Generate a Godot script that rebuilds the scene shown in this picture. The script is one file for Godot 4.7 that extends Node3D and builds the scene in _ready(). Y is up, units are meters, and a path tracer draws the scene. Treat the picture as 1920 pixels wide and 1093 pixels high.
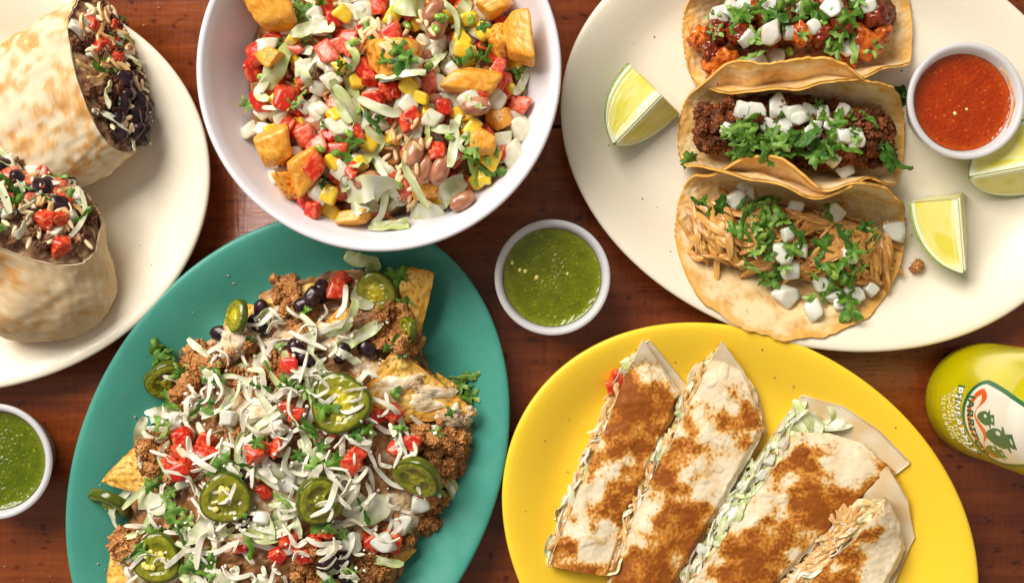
extends Node3D
# Overhead food table: x to the right, z towards the bottom of the picture, y up; metres.

const SC := 0.0003
const CH := 0.75
const TAU_ := TAU

var rng := RandomNumberGenerator.new()
var nz := FastNoiseLite.new()
var M := {}
var used := {}

# ------------------------------------------------------------------ helpers
func P(px: float, py: float, h: float) -> Vector3:   # a spot of the table plan, at height h
	var k := SC * (CH - h) / CH
	return Vector3((px - 960.0) * k, h, (py - 546.5) * k)

func C(r: float, g: float, b: float) -> Color:
	return Color(r / 255.0, g / 255.0, b / 255.0)

func n3(p: Vector3) -> float:
	return nz.get_noise_3dv(p)

func sst(a: float, b: float, x: float) -> float:
	return smoothstep(a, b, x)

func numbered(called: String, key) -> String:
	var k = str(key) + "/" + called
	var n = used.get(k, 0)
	used[k] = n + 1
	return called if n == 0 else "%s_%03d" % [called, n]

func tag(o: Node3D, label: String, category: String, group := "") -> Node3D:
	o.set_meta("label", label)
	o.set_meta("category", category)
	if group != "":
		o.set_meta("group", group)
	return o

func thing(called: String, at: Vector3, label: String, category: String, group := "") -> Node3D:
	var o := Node3D.new()
	o.name = numbered(called, "root")
	add_child(o, true)
	o.position = at
	return tag(o, label, category, group)

func solid(called: String, mesh: Mesh, m: Material, label: String, category: String, at := Vector3.ZERO, group := "") -> MeshInstance3D:
	var o := MeshInstance3D.new()
	o.name = numbered(called, "root")
	o.mesh = mesh
	o.material_override = m
	add_child(o, true)
	o.position = at
	tag(o, label, category, group)
	return o

func part(called: String, mesh: Mesh, m: Material, parent: Node3D, xf := Transform3D()) -> MeshInstance3D:
	# xf is given in the world's axes; parents are only moved, never turned
	var o := MeshInstance3D.new()
	o.name = numbered(called, parent.get_instance_id())
	o.mesh = mesh
	o.material_override = m
	parent.add_child(o, true)
	var q: Vector3 = parent.position
	if parent.get_parent() != self:
		q += parent.get_parent().position
	o.transform = Transform3D(xf.basis, xf.origin - q)
	return o

func many(called: String, mesh: Mesh, m: Material, parent: Node3D, xfs: Array, cols: Array) -> void:
	if xfs.is_empty():
		return
	var mm := MultiMesh.new()
	mm.transform_format = MultiMesh.TRANSFORM_3D
	mm.use_colors = true
	mm.mesh = mesh
	mm.instance_count = xfs.size()
	for i in xfs.size():
		var t: Transform3D = xfs[i]
		t.origin -= parent.position
		mm.set_instance_transform(i, t)
		mm.set_instance_color(i, cols[i])
	var o := MultiMeshInstance3D.new()
	o.name = numbered(called, parent.get_instance_id())
	o.multimesh = mm
	o.material_override = m
	o.set_meta("kind", "stuff")
	parent.add_child(o, true)

func mat(rough: float, spec := 0.5, opts := {}) -> StandardMaterial3D:
	var m := StandardMaterial3D.new()
	m.vertex_color_use_as_albedo = true
	m.vertex_color_is_srgb = true
	m.roughness = rough
	m.metallic_specular = spec
	for k in opts:
		m.set(k, opts[k])
	return m

func commit(v: PackedVector3Array, c: PackedColorArray, idx: PackedInt32Array, uv := PackedVector2Array()) -> ArrayMesh:
	var a := []
	a.resize(Mesh.ARRAY_MAX)
	a[Mesh.ARRAY_VERTEX] = v
	a[Mesh.ARRAY_COLOR] = c
	a[Mesh.ARRAY_INDEX] = idx
	if uv.size() > 0:
		a[Mesh.ARRAY_TEX_UV] = uv
	var st := SurfaceTool.new()
	st.create_from_arrays(a, Mesh.PRIMITIVE_TRIANGLES)
	st.generate_normals()
	return st.commit()

func mixer(a: Color, b: Color, fr: float, sd: float, con := 1.2) -> Callable:
	return func(p: Vector3, _d: Vector3) -> Color:
		return a.lerp(b, clampf(0.5 + con * n3(p * fr + Vector3(sd, sd * 1.7, -sd)), 0.0, 1.0))

# a rounded block: p = 2 an ellipsoid, p = 8 nearly a box
func lump(sz: Vector3, p: float, amp: float, fr: float, sd: float, n: int, colf: Callable, shear := Vector2.ZERO) -> ArrayMesh:
	var v := PackedVector3Array()
	var c := PackedColorArray()
	var idx := PackedInt32Array()
	var off := Vector3(sd * 3.1, sd * 1.3, sd * 7.7)
	for f in 6:
		var ax := f / 2
		var sg := 1.0 if f % 2 == 0 else -1.0
		var nn := Vector3.ZERO
		nn[ax] = sg
		var uu := Vector3.ZERO
		uu[(ax + 1) % 3] = 1.0
		var vv := nn.cross(uu)
		var b := v.size()
		for i in n + 1:
			for j in n + 1:
				var s := tan((2.0 * i / n - 1.0) * PI / 4)
				var t := tan((2.0 * j / n - 1.0) * PI / 4)
				var d := (nn + uu * s + vv * t).normalized()
				var r := pow(pow(absf(d.x), p) + pow(absf(d.y), p) + pow(absf(d.z), p), -1.0 / p)
				var q := d * r
				q *= 1.0 + amp * n3(q * fr + off) + amp * 0.4 * n3(q * fr * 3.1 + off)
				var w := q
				w.x += q.y * shear.x
				w.z += q.y * shear.y
				v.append(w * sz * 0.5)
				c.append(colf.call(q, d))
		for i in n:
			for j in n:
				var k := b + i * (n + 1) + j
				idx.append_array([k, k + n + 2, k + n + 1, k, k + 1, k + n + 2])
	return commit(v, c, idx)

# a cut piece: a box with tilted faces and a few knocked-off corners, softly edged; bend curls it
func block(sz: Vector3, sd: float, tilt: float, sharp: float, n: int, colf: Callable, bend := 0.0, rough := 0.03, cuts := 3) -> ArrayMesh:
	var r2 := RandomNumberGenerator.new()
	r2.seed = int(sd * 1000.0) + 17
	var pn := []
	var pd := []
	for ax in 3:
		for sg in [-1.0, 1.0]:
			var nn := Vector3(r2.randf_range(-tilt, tilt), r2.randf_range(-tilt, tilt), r2.randf_range(-tilt, tilt))
			nn[ax] = sg
			pn.append(nn.normalized())
			pd.append(r2.randf_range(0.86, 1.0))
	for k in cuts:
		pn.append(Vector3(r2.randf_range(-1, 1), r2.randf_range(-1, 1), r2.randf_range(-1, 1)).normalized())
		pd.append(r2.randf_range(1.0, 1.2))
	var v := PackedVector3Array()
	var c := PackedColorArray()
	var idx := PackedInt32Array()
	var off := Vector3(sd * 3.1, sd * 1.3, sd * 7.7)
	for f in 6:
		var ax := f / 2
		var sg := 1.0 if f % 2 == 0 else -1.0
		var nn := Vector3.ZERO
		nn[ax] = sg
		var uu := Vector3.ZERO
		uu[(ax + 1) % 3] = 1.0
		var vv := nn.cross(uu)
		var b := v.size()
		for i in n + 1:
			for j in n + 1:
				var d := (nn + uu * tan((2.0 * i / n - 1.0) * PI / 4) + vv * tan((2.0 * j / n - 1.0) * PI / 4)).normalized()
				var m := 0.0
				for k in pn.size():
					var q: float = d.dot(pn[k]) / pd[k]
					if q > 0.0:
						m += pow(q, sharp)
				var p := d * pow(m, -1.0 / sharp)
				p *= 1.0 + rough * (n3(p * 2.6 + off) + 0.6 * n3(p * 6.0 + off))
				c.append(colf.call(p, d))
				p.y -= bend * p.x * p.x
				v.append(p * sz * 0.5)
		for i in n:
			for j in n:
				var k := b + i * (n + 1) + j
				idx.append_array([k, k + n + 2, k + n + 1, k, k + 1, k + n + 2])
	return commit(v, c, idx)

# a strip swept along points; colf(s 0..1, a across -1..1)
func ribbon(pts: Array, w: float, t: float, twist0: float, twist1: float, segs: int, colf: Callable, taper := 0.35, ruffle := 0.0, curl := 0.12) -> ArrayMesh:
	var v := PackedVector3Array()
	var c := PackedColorArray()
	var idx := PackedInt32Array()
	var cu := Curve3D.new()
	for i in pts.size():
		var tg: Vector3 = (pts[mini(i + 1, pts.size() - 1)] - pts[maxi(i - 1, 0)]) / 6.0
		cu.add_point(pts[i], -tg, tg)
	cu.bake_interval = 0.001
	var ln := cu.get_baked_length()
	var k := 12
	var cxs := [1.0, 0.35, -0.35, -1.0, -1.0, -0.35, 0.35, 1.0, -1.0005, -1.0005, 1.0005, 1.0005]
	var cys := [1.0, 1.0, 1.0, 1.0, -1.0, -1.0, -1.0, -1.0, 1.0, -1.0, -1.0, 1.0]
	var ph: float = pts[0].x * 900.0 + pts[0].z * 700.0
	for i in segs + 1:
		var s := float(i) / segs
		var o := cu.sample_baked(s * ln)
		var o1 := cu.sample_baked(minf(s * ln + 0.0006, ln))
		var o0 := cu.sample_baked(maxf(s * ln - 0.0006, 0.0))
		var tg := (o1 - o0).normalized()
		if tg.length() < 0.5:
			tg = Vector3.RIGHT
		var up := Vector3.UP
		if absf(tg.y) > 0.95:
			up = Vector3.FORWARD
		var side := tg.cross(up).normalized()
		up = side.cross(tg)
		var a := lerpf(twist0, twist1, s)
		var sd2 := side * cos(a) + up * sin(a)
		var up2 := up * cos(a) - side * sin(a)
		var ends := 1.0 - taper * pow(absf(2.0 * s - 1.0), 6.0)
		for j in k:
			var cx: float = cxs[j]
			var cy: float = cys[j]
			var rz := ruffle * w * (sin(s * 17.0 + cx * 2.0 + ph) + 0.6 * sin(s * 31.0 - cx * 3.0 + ph * 2.0)) * cx * cx
			v.append(o + sd2 * (cx * w * 0.5 * ends) + up2 * (cy * t * 0.5 + rz - cx * cx * w * curl))
			c.append(colf.call(s, cx))
	for i in segs:
		for q in [[0, 1], [1, 2], [2, 3], [4, 5], [5, 6], [6, 7], [8, 9], [10, 11]]:
			var p0: int = i * k + q[0]
			var p1: int = i * k + q[1]
			idx.append_array([p0, p1 + k, p1, p0, p0 + k, p1 + k])
	for e in [0, segs]:
		var b: int = e * k
		for q in [[0, 1], [1, 2], [2, 3]]:
			var m := v.size()
			for r in [q[0], q[1], 7 - q[1], 7 - q[0]]:
				v.append(v[b + r] + Vector3(0, 1e-7, 0))
				c.append(c[b + r])
			if e == 0:
				idx.append_array([m, m + 1, m + 2, m, m + 2, m + 3])
			else:
				idx.append_array([m, m + 2, m + 1, m, m + 3, m + 2])
	return commit(v, c, idx)

# a sheet with thickness: f(u, v) -> point of its upper face; colf(u, v, top, point) -> colour
func slab(nu: int, nv: int, f: Callable, t: float, colf: Callable, flip := 0, along := Vector3.ZERO, closed := false) -> ArrayMesh:
	var v := PackedVector3Array()
	var c := PackedColorArray()
	var idx := PackedInt32Array()
	var w := nv + 1
	var g := PackedVector3Array()
	for i in nu + 1:
		for j in w:
			g.append(f.call(float(i) / nu, float(j) / nv))
	var nr := PackedVector3Array()
	var sy := 0.0
	for i in nu + 1:
		for j in w:
			var du := g[mini(i + 1, nu) * w + j] - g[maxi(i - 1, 0) * w + j]
			var dv := g[i * w + mini(j + 1, nv)] - g[i * w + maxi(j - 1, 0)]
			var n := du.cross(dv)
			n = n.normalized() if n.length() > 1e-14 else Vector3.ZERO
			nr.append(n)
			sy += n.y
	var fl := sy < 0.0
	if flip != 0:
		fl = flip < 0
	var m := g.size()
	for i in m:
		v.append(g[i])
		c.append(colf.call(float(i / w) / nu, float(i % w) / nv, true, g[i]))
	for i in m:
		var n := nr[i]
		if fl:
			n = -n
		if n == Vector3.ZERO:
			n = Vector3.UP
		if along != Vector3.ZERO:
			n = along
		v.append(g[i] - n * t)
		c.append(colf.call(float(i / w) / nu, float(i % w) / nv, false, g[i]))
	# with n = du x dv the order below runs clockwise seen from n
	for i in nu:
		for j in nv:
			var k := i * w + j
			var q := [k, k + w + 1, k + w, k, k + 1, k + w + 1]
			for e in 2:
				var a: int = q[e * 3]
				var b: int = q[e * 3 + 1]
				var d: int = q[e * 3 + 2]
				if fl:
					idx.append_array([a, d, b, a + m, b + m, d + m])
				else:
					idx.append_array([a, b, d, a + m, d + m, b + m])
	var ring := []
	for i in nu:
		if not closed:
			ring.append([i * w, (i + 1) * w])
			ring.append([(i + 1) * w + nv, i * w + nv])
	for j in nv:
		ring.append([nu * w + j, nu * w + j + 1])
		ring.append([j + 1, j])
	for e in ring:
		var a: int = e[0]
		var b: int = e[1]
		if fl:
			idx.append_array([a, b, b + m, a, b + m, a + m])
		else:
			idx.append_array([a, b + m, b, a, a + m, b + m])
	return commit(v, c, idx)

# oval or round lathe: profile of [inset from the rim, height]; closed at both ends on the axis
func lathe(a: float, b: float, turn: float, prof: Array, seg: int, colf: Callable) -> ArrayMesh:
	var v := PackedVector3Array()
	var c := PackedColorArray()
	var idx := PackedInt32Array()
	var k := prof.size()
	for i in seg:
		var th := TAU * i / seg
		for j in k:
			var d: float = prof[j][0]
			var ra := maxf(a - d, 0.0)
			var rb := maxf(b - d, 0.0)
			if prof[j].size() > 2:
				ra = 0.0
				rb = 0.0
			var p := Vector3(ra * cos(th), prof[j][1], rb * sin(th)).rotated(Vector3.UP, -turn)
			v.append(p)
			c.append(colf.call(p, th))
	for i in seg:
		var i2 := (i + 1) % seg
		for j in k - 1:
			var p0 := i * k + j
			var p1 := i2 * k + j
			idx.append_array([p0, p0 + 1, p1 + 1, p0, p1 + 1, p1])
	return commit(v, c, idx)

# a chopped herb leaf
func leaf(size: float, lobes: int, sd: float, c0: Color, c1: Color) -> ArrayMesh:
	var v := PackedVector3Array()
	var c := PackedColorArray()
	var idx := PackedInt32Array()
	var na := 44
	var nr := 4
	for side in 2:
		for i in na:
			var th := TAU * i / na
			var en := 0.62 + 0.38 * pow(absf(cos(th * 0.5)), 0.7)
			var rr := size * en * (0.66 + 0.26 * cos(th * lobes) + 0.12 * cos(th * lobes * 3.0 + sd) + 0.10 * n3(Vector3(cos(th), sin(th), sd) * 2.0))
			for j in nr + 1:
				var r := rr * j / nr
				var x := r * cos(th)
				var z := r * sin(th)
				var y := size * (0.42 * n3(Vector3(x, z, sd * size) / size * 0.8) + 0.06 * cos(th * lobes) * j / nr) - 0.12 * r * r / size
				v.append(Vector3(x, y - side * 0.00018, z))
				var vein := 0.5 + 0.5 * cos(th * lobes)
				c.append(c0.lerp(c1, clampf(0.45 + 0.8 * n3(Vector3(x, z, 0) / size * 2.0 + Vector3(sd, 0, sd)) + 0.25 * (vein - 0.5), 0, 1)))
	var m := na * (nr + 1)
	for i in na:
		var i2 := (i + 1) % na
		for j in nr:
			var p0 := i * (nr + 1) + j
			var p1 := i2 * (nr + 1) + j
			idx.append_array([p0, p0 + 1, p1 + 1, p0, p1 + 1, p1])
			idx.append_array([m + p0, m + p1 + 1, m + p0 + 1, m + p0, m + p1, m + p1 + 1])
	return commit(v, c, idx)

# height map on which pieces come to rest
class Heap:
	var x0: float
	var z0: float
	var cs := 0.0012
	var w: int
	var h: int
	var d := PackedFloat32Array()
	func at(x: float, z: float) -> float:
		var i := clampi(int((x - x0) / cs), 0, w - 1)
		var j := clampi(int((z - z0) / cs), 0, h - 1)
		return d[j * w + i]
	func rest(x: float, z: float, r: float, hard: float) -> float:
		var mx := -1.0
		var sm := 0.0
		var n := 0
		var k := maxi(1, int(r / cs))
		var ci := int((x - x0) / cs)
		var cj := int((z - z0) / cs)
		for j in range(cj - k, cj + k + 1):
			for i in range(ci - k, ci + k + 1):
				if i < 0 or j < 0 or i >= w or j >= h:
					continue
				if (i - ci) * (i - ci) + (j - cj) * (j - cj) > k * k:
					continue
				var q := d[j * w + i]
				mx = maxf(mx, q)
				sm += q
				n += 1
		if n == 0:
			return 0.0
		return lerpf(sm / n, mx, hard)
	func raise(x: float, z: float, r: float, top: float) -> void:
		var k := maxi(1, int(r / cs))
		var ci := int((x - x0) / cs)
		var cj := int((z - z0) / cs)
		for j in range(cj - k, cj + k + 1):
			for i in range(ci - k, ci + k + 1):
				if i < 0 or j < 0 or i >= w or j >= h:
					continue
				var q := float((i - ci) * (i - ci) + (j - cj) * (j - cj)) / (k * k)
				if q <= 1.0:
					d[j * w + i] = maxf(d[j * w + i], top - r * 0.5 * q)

func heap(x0: float, z0: float, x1: float, z1: float, f: Callable) -> Heap:
	var H := Heap.new()
	H.x0 = x0
	H.z0 = z0
	H.w = int((x1 - x0) / H.cs) + 1
	H.h = int((z1 - z0) / H.cs) + 1
	H.d.resize(H.w * H.h)
	for j in H.h:
		for i in H.w:
			H.d[j * H.w + i] = f.call(x0 + i * H.cs, z0 + j * H.cs)
	return H

func ground(H: Heap, px: float, py: float, lift: float) -> Vector3:   # the spot of the heap that is seen at px, py
	var p := P(px, py, 0.03)
	for i in 4:
		p = P(px, py, H.at(p.x, p.z) + lift)
	return p

func rnd_basis(tilt: float) -> Basis:
	return Basis(Vector3(rng.randf_range(-1, 1), 0.0, rng.randf_range(-1, 1)).normalized(), rng.randf_range(-tilt, tilt)) * Basis(Vector3.UP, rng.randf() * TAU)

# set one piece on a heap; sz is its size, returns its transform
func settle(H: Heap, at: Vector3, sz: Vector3, tilt := 0.4, hard := 0.45, sink := 0.3, yaw := 999.0) -> Transform3D:
	var r := maxf(sz.x, sz.z) * 0.42
	var y := H.rest(at.x, at.z, r, hard)
	var b := rnd_basis(tilt)
	if yaw < 900.0:
		b = Basis(Vector3(rng.randf_range(-1, 1), 0.0, rng.randf_range(-1, 1)).normalized(), rng.randf_range(-tilt, tilt)) * Basis(Vector3.UP, yaw)
	var mid := y + sz.y * (0.5 - sink)
	H.raise(at.x, at.z, r, mid + sz.y * 0.5)
	return Transform3D(b, Vector3(at.x, mid, at.z))

func settle_px(H: Heap, px: float, py: float, sz: Vector3, tilt := 0.3, hard := 0.45, sink := 0.3, yaw := 999.0) -> Transform3D:
	return settle(H, ground(H, px, py, sz.y * 0.3), sz, tilt, hard, sink, yaw)

# a strip laid over a heap along plan spots
func lay(H: Heap, pts: Array, lift: float, arch := 0.0) -> Array:
	var out := []
	for i in pts.size():
		var q: Vector2 = pts[i]
		var g := ground(H, q.x, q.y, lift)
		g.y = H.rest(g.x, g.z, 0.002, 0.6) + lift + arch * sin(PI * i / maxf(1.0, pts.size() - 1.0))
		out.append(g)
	for i in out.size():
		H.raise(out[i].x, out[i].z, 0.003, out[i].y + 0.001)
	return out

func in_poly(p: Vector2, poly: PackedVector2Array) -> bool:
	return Geometry2D.is_point_in_polygon(p, poly)

func pick(a: Array):
	return a[rng.randi() % a.size()]

func pl(pts: Array, s: float) -> Vector2:   # a spot along a polyline, s 0..1
	var n := pts.size() - 1
	var k := clampf(s, 0.0, 1.0) * n
	var i := mini(int(k), n - 1)
	return (pts[i] as Vector2).lerp(pts[i + 1], k - i)

# ------------------------------------------------------------------ scene
func _ready() -> void:
	rng.seed = 20
	nz.noise_type = FastNoiseLite.TYPE_SIMPLEX_SMOOTH
	nz.frequency = 1.0
	nz.fractal_type = FastNoiseLite.FRACTAL_NONE
	nz.seed = 7
	camera_and_light()
	materials()
	table()
	dishes()
	pieces()
	shreds()
	var t0 := Time.get_ticks_msec()
	burritos()
	salad()
	nachos()
	tacos()
	quesadillas()
	sauces()
	limes()
	bottle()
	loose_bits()
	print("built in ", Time.get_ticks_msec() - t0)

func camera_and_light() -> void:
	var cam := Camera3D.new()
	cam.name = "camera"
	add_child(cam)
	cam.look_at_from_position(Vector3(0, CH, 0), Vector3.ZERO, Vector3(0, 0, -1))
	cam.fov = rad_to_deg(2.0 * atan(546.5 * SC / CH))
	cam.near = 0.02
	cam.far = 20.0
	cam.current = true
	var we := WorldEnvironment.new()
	we.name = "surroundings"
	var e := Environment.new()
	e.background_mode = Environment.BG_COLOR
	e.background_color = Color(0.78, 0.75, 0.71)
	e.background_energy_multiplier = 0.52
	e.tonemap_mode = Environment.TONE_MAPPER_LINEAR
	e.tonemap_exposure = 1.0
	e.sdfgi_enabled = true
	e.ssao_enabled = true
	e.ssil_enabled = true
	we.environment = e
	add_child(we)
	# the window: a broad soft light from the upper left
	var w := AreaLight3D.new()
	w.name = "window_light"
	w.area_size = Vector2(2.0, 1.5)
	w.light_energy = 12.0
	w.light_color = Color(1.0, 0.97, 0.93)
	w.shadow_enabled = true
	w.area_range = 6.0
	w.area_attenuation = 2.0
	add_child(w)
	w.look_at_from_position(Vector3(-1.25, 1.9, -1.5), Vector3(0.0, 0.0, 0.0), Vector3.UP)

func materials() -> void:
	M.ceramic = mat(0.32, 0.4)
	var rim := noise_image(512, 512, 0.02, 31, 512, 512, 4)
	var fine := noise_image(512, 512, 0.25, 32, 512, 512, 2)
	var rp := PackedByteArray()
	rp.resize(512 * 512)
	for i in 512 * 512:
		rp[i] = int(clampf(0.30 + 0.75 * (rim[i] / 255.0 - 0.5) + 0.3 * (fine[i] / 255.0 - 0.5), 0.12, 0.75) * 255)
	M.ceramic.roughness = 1.0
	M.ceramic.roughness_texture = ImageTexture.create_from_image(Image.create_from_data(512, 512, false, Image.FORMAT_L8, rp))
	M.ceramic.uv1_triplanar = true
	M.ceramic.uv1_scale = Vector3.ONE * 6.0
	M.wet = mat(0.16, 0.55)
	M.juicy = mat(0.2, 0.5, {subsurf_scatter_enabled = true, subsurf_scatter_strength = 0.08})
	M.soft = mat(0.5, 0.4)
	M.onion = mat(0.16, 0.55, {subsurf_scatter_enabled = true, subsurf_scatter_strength = 0.2})
	M.bread = mat(0.8, 0.25)
	M.flour = mat(0.52, 0.4)
	M.chip = mat(0.62, 0.35)
	M.meat = mat(0.32, 0.5)
	M.leaf = mat(0.45, 0.4, {backlight_enabled = true, backlight = Color(0.5, 0.5, 0.5)})
	M.lettuce = mat(0.22, 0.5, {backlight_enabled = true, backlight = Color(0.6, 0.6, 0.6)})
	M.cheese = mat(0.4, 0.4, {subsurf_scatter_enabled = true, subsurf_scatter_strength = 0.15, backlight_enabled = true, backlight = Color(0.35, 0.35, 0.3)})
	M.cheese_melt = mat(0.3, 0.45)
	M.bean = mat(0.2, 0.5)
	M.cup = mat(0.3, 0.4, {backlight_enabled = true, backlight = Color(0.9, 0.9, 0.9)})
	M.salsa = mat(0.12, 0.5)
	M.rind = mat(0.4, 0.45)
	M.pulp = mat(0.10, 0.5, {subsurf_scatter_enabled = true, subsurf_scatter_strength = 0.1})
	M.tint = mat(0.5, 0.4)
	M.soda = mat(0.28, 0.35, {clearcoat_enabled = true, clearcoat = 0.6, clearcoat_roughness = 0.03, subsurf_scatter_enabled = true, subsurf_scatter_strength = 0.3})
	M.print = mat(0.35, 0.4)

# ------------------------------------------------------------------ table
func noise_image(w: int, h: int, fr: float, sd: int, W: int, Hh: int, oct := 3) -> PackedByteArray:
	var f := FastNoiseLite.new()
	f.seed = sd
	f.frequency = fr
	f.noise_type = FastNoiseLite.TYPE_SIMPLEX_SMOOTH
	f.fractal_octaves = oct
	var im := f.get_image(w, h)
	im.convert(Image.FORMAT_L8)
	im.resize(W, Hh, Image.INTERPOLATE_CUBIC)
	return im.get_data()

func table() -> void:
	var W := 1280
	var H := 720
	var a := noise_image(40, 720, 0.055, 3, W, H, 4)     # long grain
	var b := noise_image(160, 720, 0.16, 5, W, H, 2)     # short streaks
	var c := noise_image(160, 90, 0.035, 9, W, H, 3)     # clouds of stain
	var d := noise_image(640, 360, 0.09, 11, W, H, 2)    # pores
	var e := noise_image(1280, 60, 0.2, 13, W, H, 2)     # faint brush marks across
	var px := PackedByteArray()
	px.resize(W * H * 3)
	var hp := PackedByteArray()
	hp.resize(W * H)
	for i in W * H:
		var fa := a[i] / 255.0
		var fb := b[i] / 255.0
		var fc := c[i] / 255.0
		var fd := d[i] / 255.0
		var fe := e[i] / 255.0
		var t := 0.42 * fa + 0.22 * fb + 0.36 * fc
		var k := 0.52 + 0.72 * (t - 0.5) + 0.16 * (fe - 0.5)
		if fd < 0.27 and fb < 0.55:
			k -= (0.27 - fd) * 2.6
		k = clampf(k, 0.0, 1.0)
		px[i * 3] = int(lerpf(76.0, 184.0, k))
		px[i * 3 + 1] = int(lerpf(25.0, 98.0, k))
		px[i * 3 + 2] = int(lerpf(7.0, 40.0, k))
		hp[i] = int(clampf(0.5 + 0.35 * (fb - 0.5) + 0.3 * (fa - 0.5) + 0.35 * (fd - 0.5) + 0.2 * (fe - 0.5), 0, 1) * 255)
	var im := Image.create_from_data(W, H, false, Image.FORMAT_RGB8, px)
	var hm := Image.create_from_data(W, H, false, Image.FORMAT_L8, hp)
	hm.convert(Image.FORMAT_RGBA8)
	hm.bump_map_to_normal_map(1.6)
	var m := StandardMaterial3D.new()
	m.albedo_texture = ImageTexture.create_from_image(im)
	m.roughness = 0.31
	m.metallic_specular = 0.5
	m.normal_enabled = true
	m.normal_texture = ImageTexture.create_from_image(hm)
	m.normal_scale = 0.5
	var t := thing("wooden_table", Vector3.ZERO, "dark red brown varnished wooden table of wide boards under all the dishes", "table")
	var edges := [[-0.42, -0.0936, 0.13], [-0.0921, 0.205, 0.47], [0.2063, 0.5, 0.37]]
	for q in edges:
		part("plank", plank_mesh(-0.62, 0.62, q[0], q[1], q[2]), m, t)
	var bm := mat(0.7)
	var bc := func(_p, _d): return C(60, 30, 15)
	for x in [-0.5, 0.5]:
		part("batten", lump(Vector3(0.07, 0.03, 0.9), 12.0, 0.0, 1.0, 0.0, 6, bc), bm, t, Transform3D(Basis(), Vector3(x, -0.0402, 0.04)))

func plank_mesh(x0: float, x1: float, z0: float, z1: float, shift: float) -> ArrayMesh:
	var r := 0.0016
	var prof := [Vector2(z0, -0.025), Vector2(z0, -r), Vector2(z0 + r * 0.35, -r * 0.35), Vector2(z0 + r, 0.0), Vector2(z1 - r, 0.0), Vector2(z1 - r * 0.35, -r * 0.35), Vector2(z1, -r), Vector2(z1, -0.025)]
	var v := PackedVector3Array()
	var c := PackedColorArray()
	var uv := PackedVector2Array()
	var idx := PackedInt32Array()
	for s in prof.size() - 1:
		for e in [[x0, 0], [x0, 1], [x1, 1], [x1, 0]]:
			var q: Vector2 = prof[s + e[1]]
			v.append(Vector3(e[0], q.y, q.x))
			c.append(Color.WHITE)
			uv.append(Vector2(e[0] / 0.64 + 0.5 + shift, q.x / 0.36 + 0.5 + shift * 0.7))
		var k := s * 4
		idx.append_array([k, k + 2, k + 1, k, k + 3, k + 2])
	var m := v.size()
	for x in [x0, x1]:
		var k := v.size()
		for q in prof:
			v.append(Vector3(x, q.y, q.x))
			c.append(Color.WHITE)
			uv.append(Vector2(q.y, q.x) * 3.0)
		for s in range(1, prof.size() - 1):
			if x == x0:
				idx.append_array([k, k + s, k + s + 1])
			else:
				idx.append_array([k, k + s + 1, k + s])
	return commit(v, c, idx, uv)

# ------------------------------------------------------------------ dishes
const PLATE_FLOOR := 0.0082
var oval := [[0, 0.0035, 0], [0.060, 0.0035], [0.044, 0.003], [0.042, 0.0], [0.038, 0.0], [0.036, 0.0034], [0.022, 0.0095], [0.008, 0.0165], [0.0012, 0.0202], [0.0, 0.0215], [0.0004, 0.0226], [0.0018, 0.0232], [0.0040, 0.0229], [0.008, 0.0214], [0.014, 0.0188], [0.021, 0.0150], [0.028, 0.0113], [0.034, 0.0092], [0.040, 0.0084], [0.048, 0.0082], [0.075, 0.0082], [0, 0.0082, 0]]

# height of a dish's upper face at a spot: [centre, semi-axes, turn]
var ovals := {cream = [Vector2(-0.2990, -0.0565), Vector2(0.11086, 0.13468), 80.17], tacos = [Vector2(0.1727, -0.0839), Vector2(0.14828, 0.11434), 15.47], teal = [Vector2(-0.1227, 0.0962), Vector2(0.11275, 0.14659), 28.99], yellow = [Vector2(0.1249, 0.1369), Vector2(0.11116, 0.13806), 123.61]}

func dish_y(which: String, x: float, z: float) -> float:
	var o = ovals[which]
	var q: Vector2 = (Vector2(x, z) - o[0]).rotated(-deg_to_rad(o[2]))
	var ab: Vector2 = o[1]
	var rho := Vector2(q.x / ab.x, q.y / ab.y).length()
	if rho < 0.01:
		return PLATE_FLOOR
	var d := q.length() / rho - q.length()
	for i in range(12, oval.size() - 2):
		if d <= oval[i + 1][0]:
			return lerpf(oval[i][1], oval[i + 1][1], clampf((d - oval[i][0]) / (oval[i + 1][0] - oval[i][0]), 0, 1))
	return PLATE_FLOOR

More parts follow.
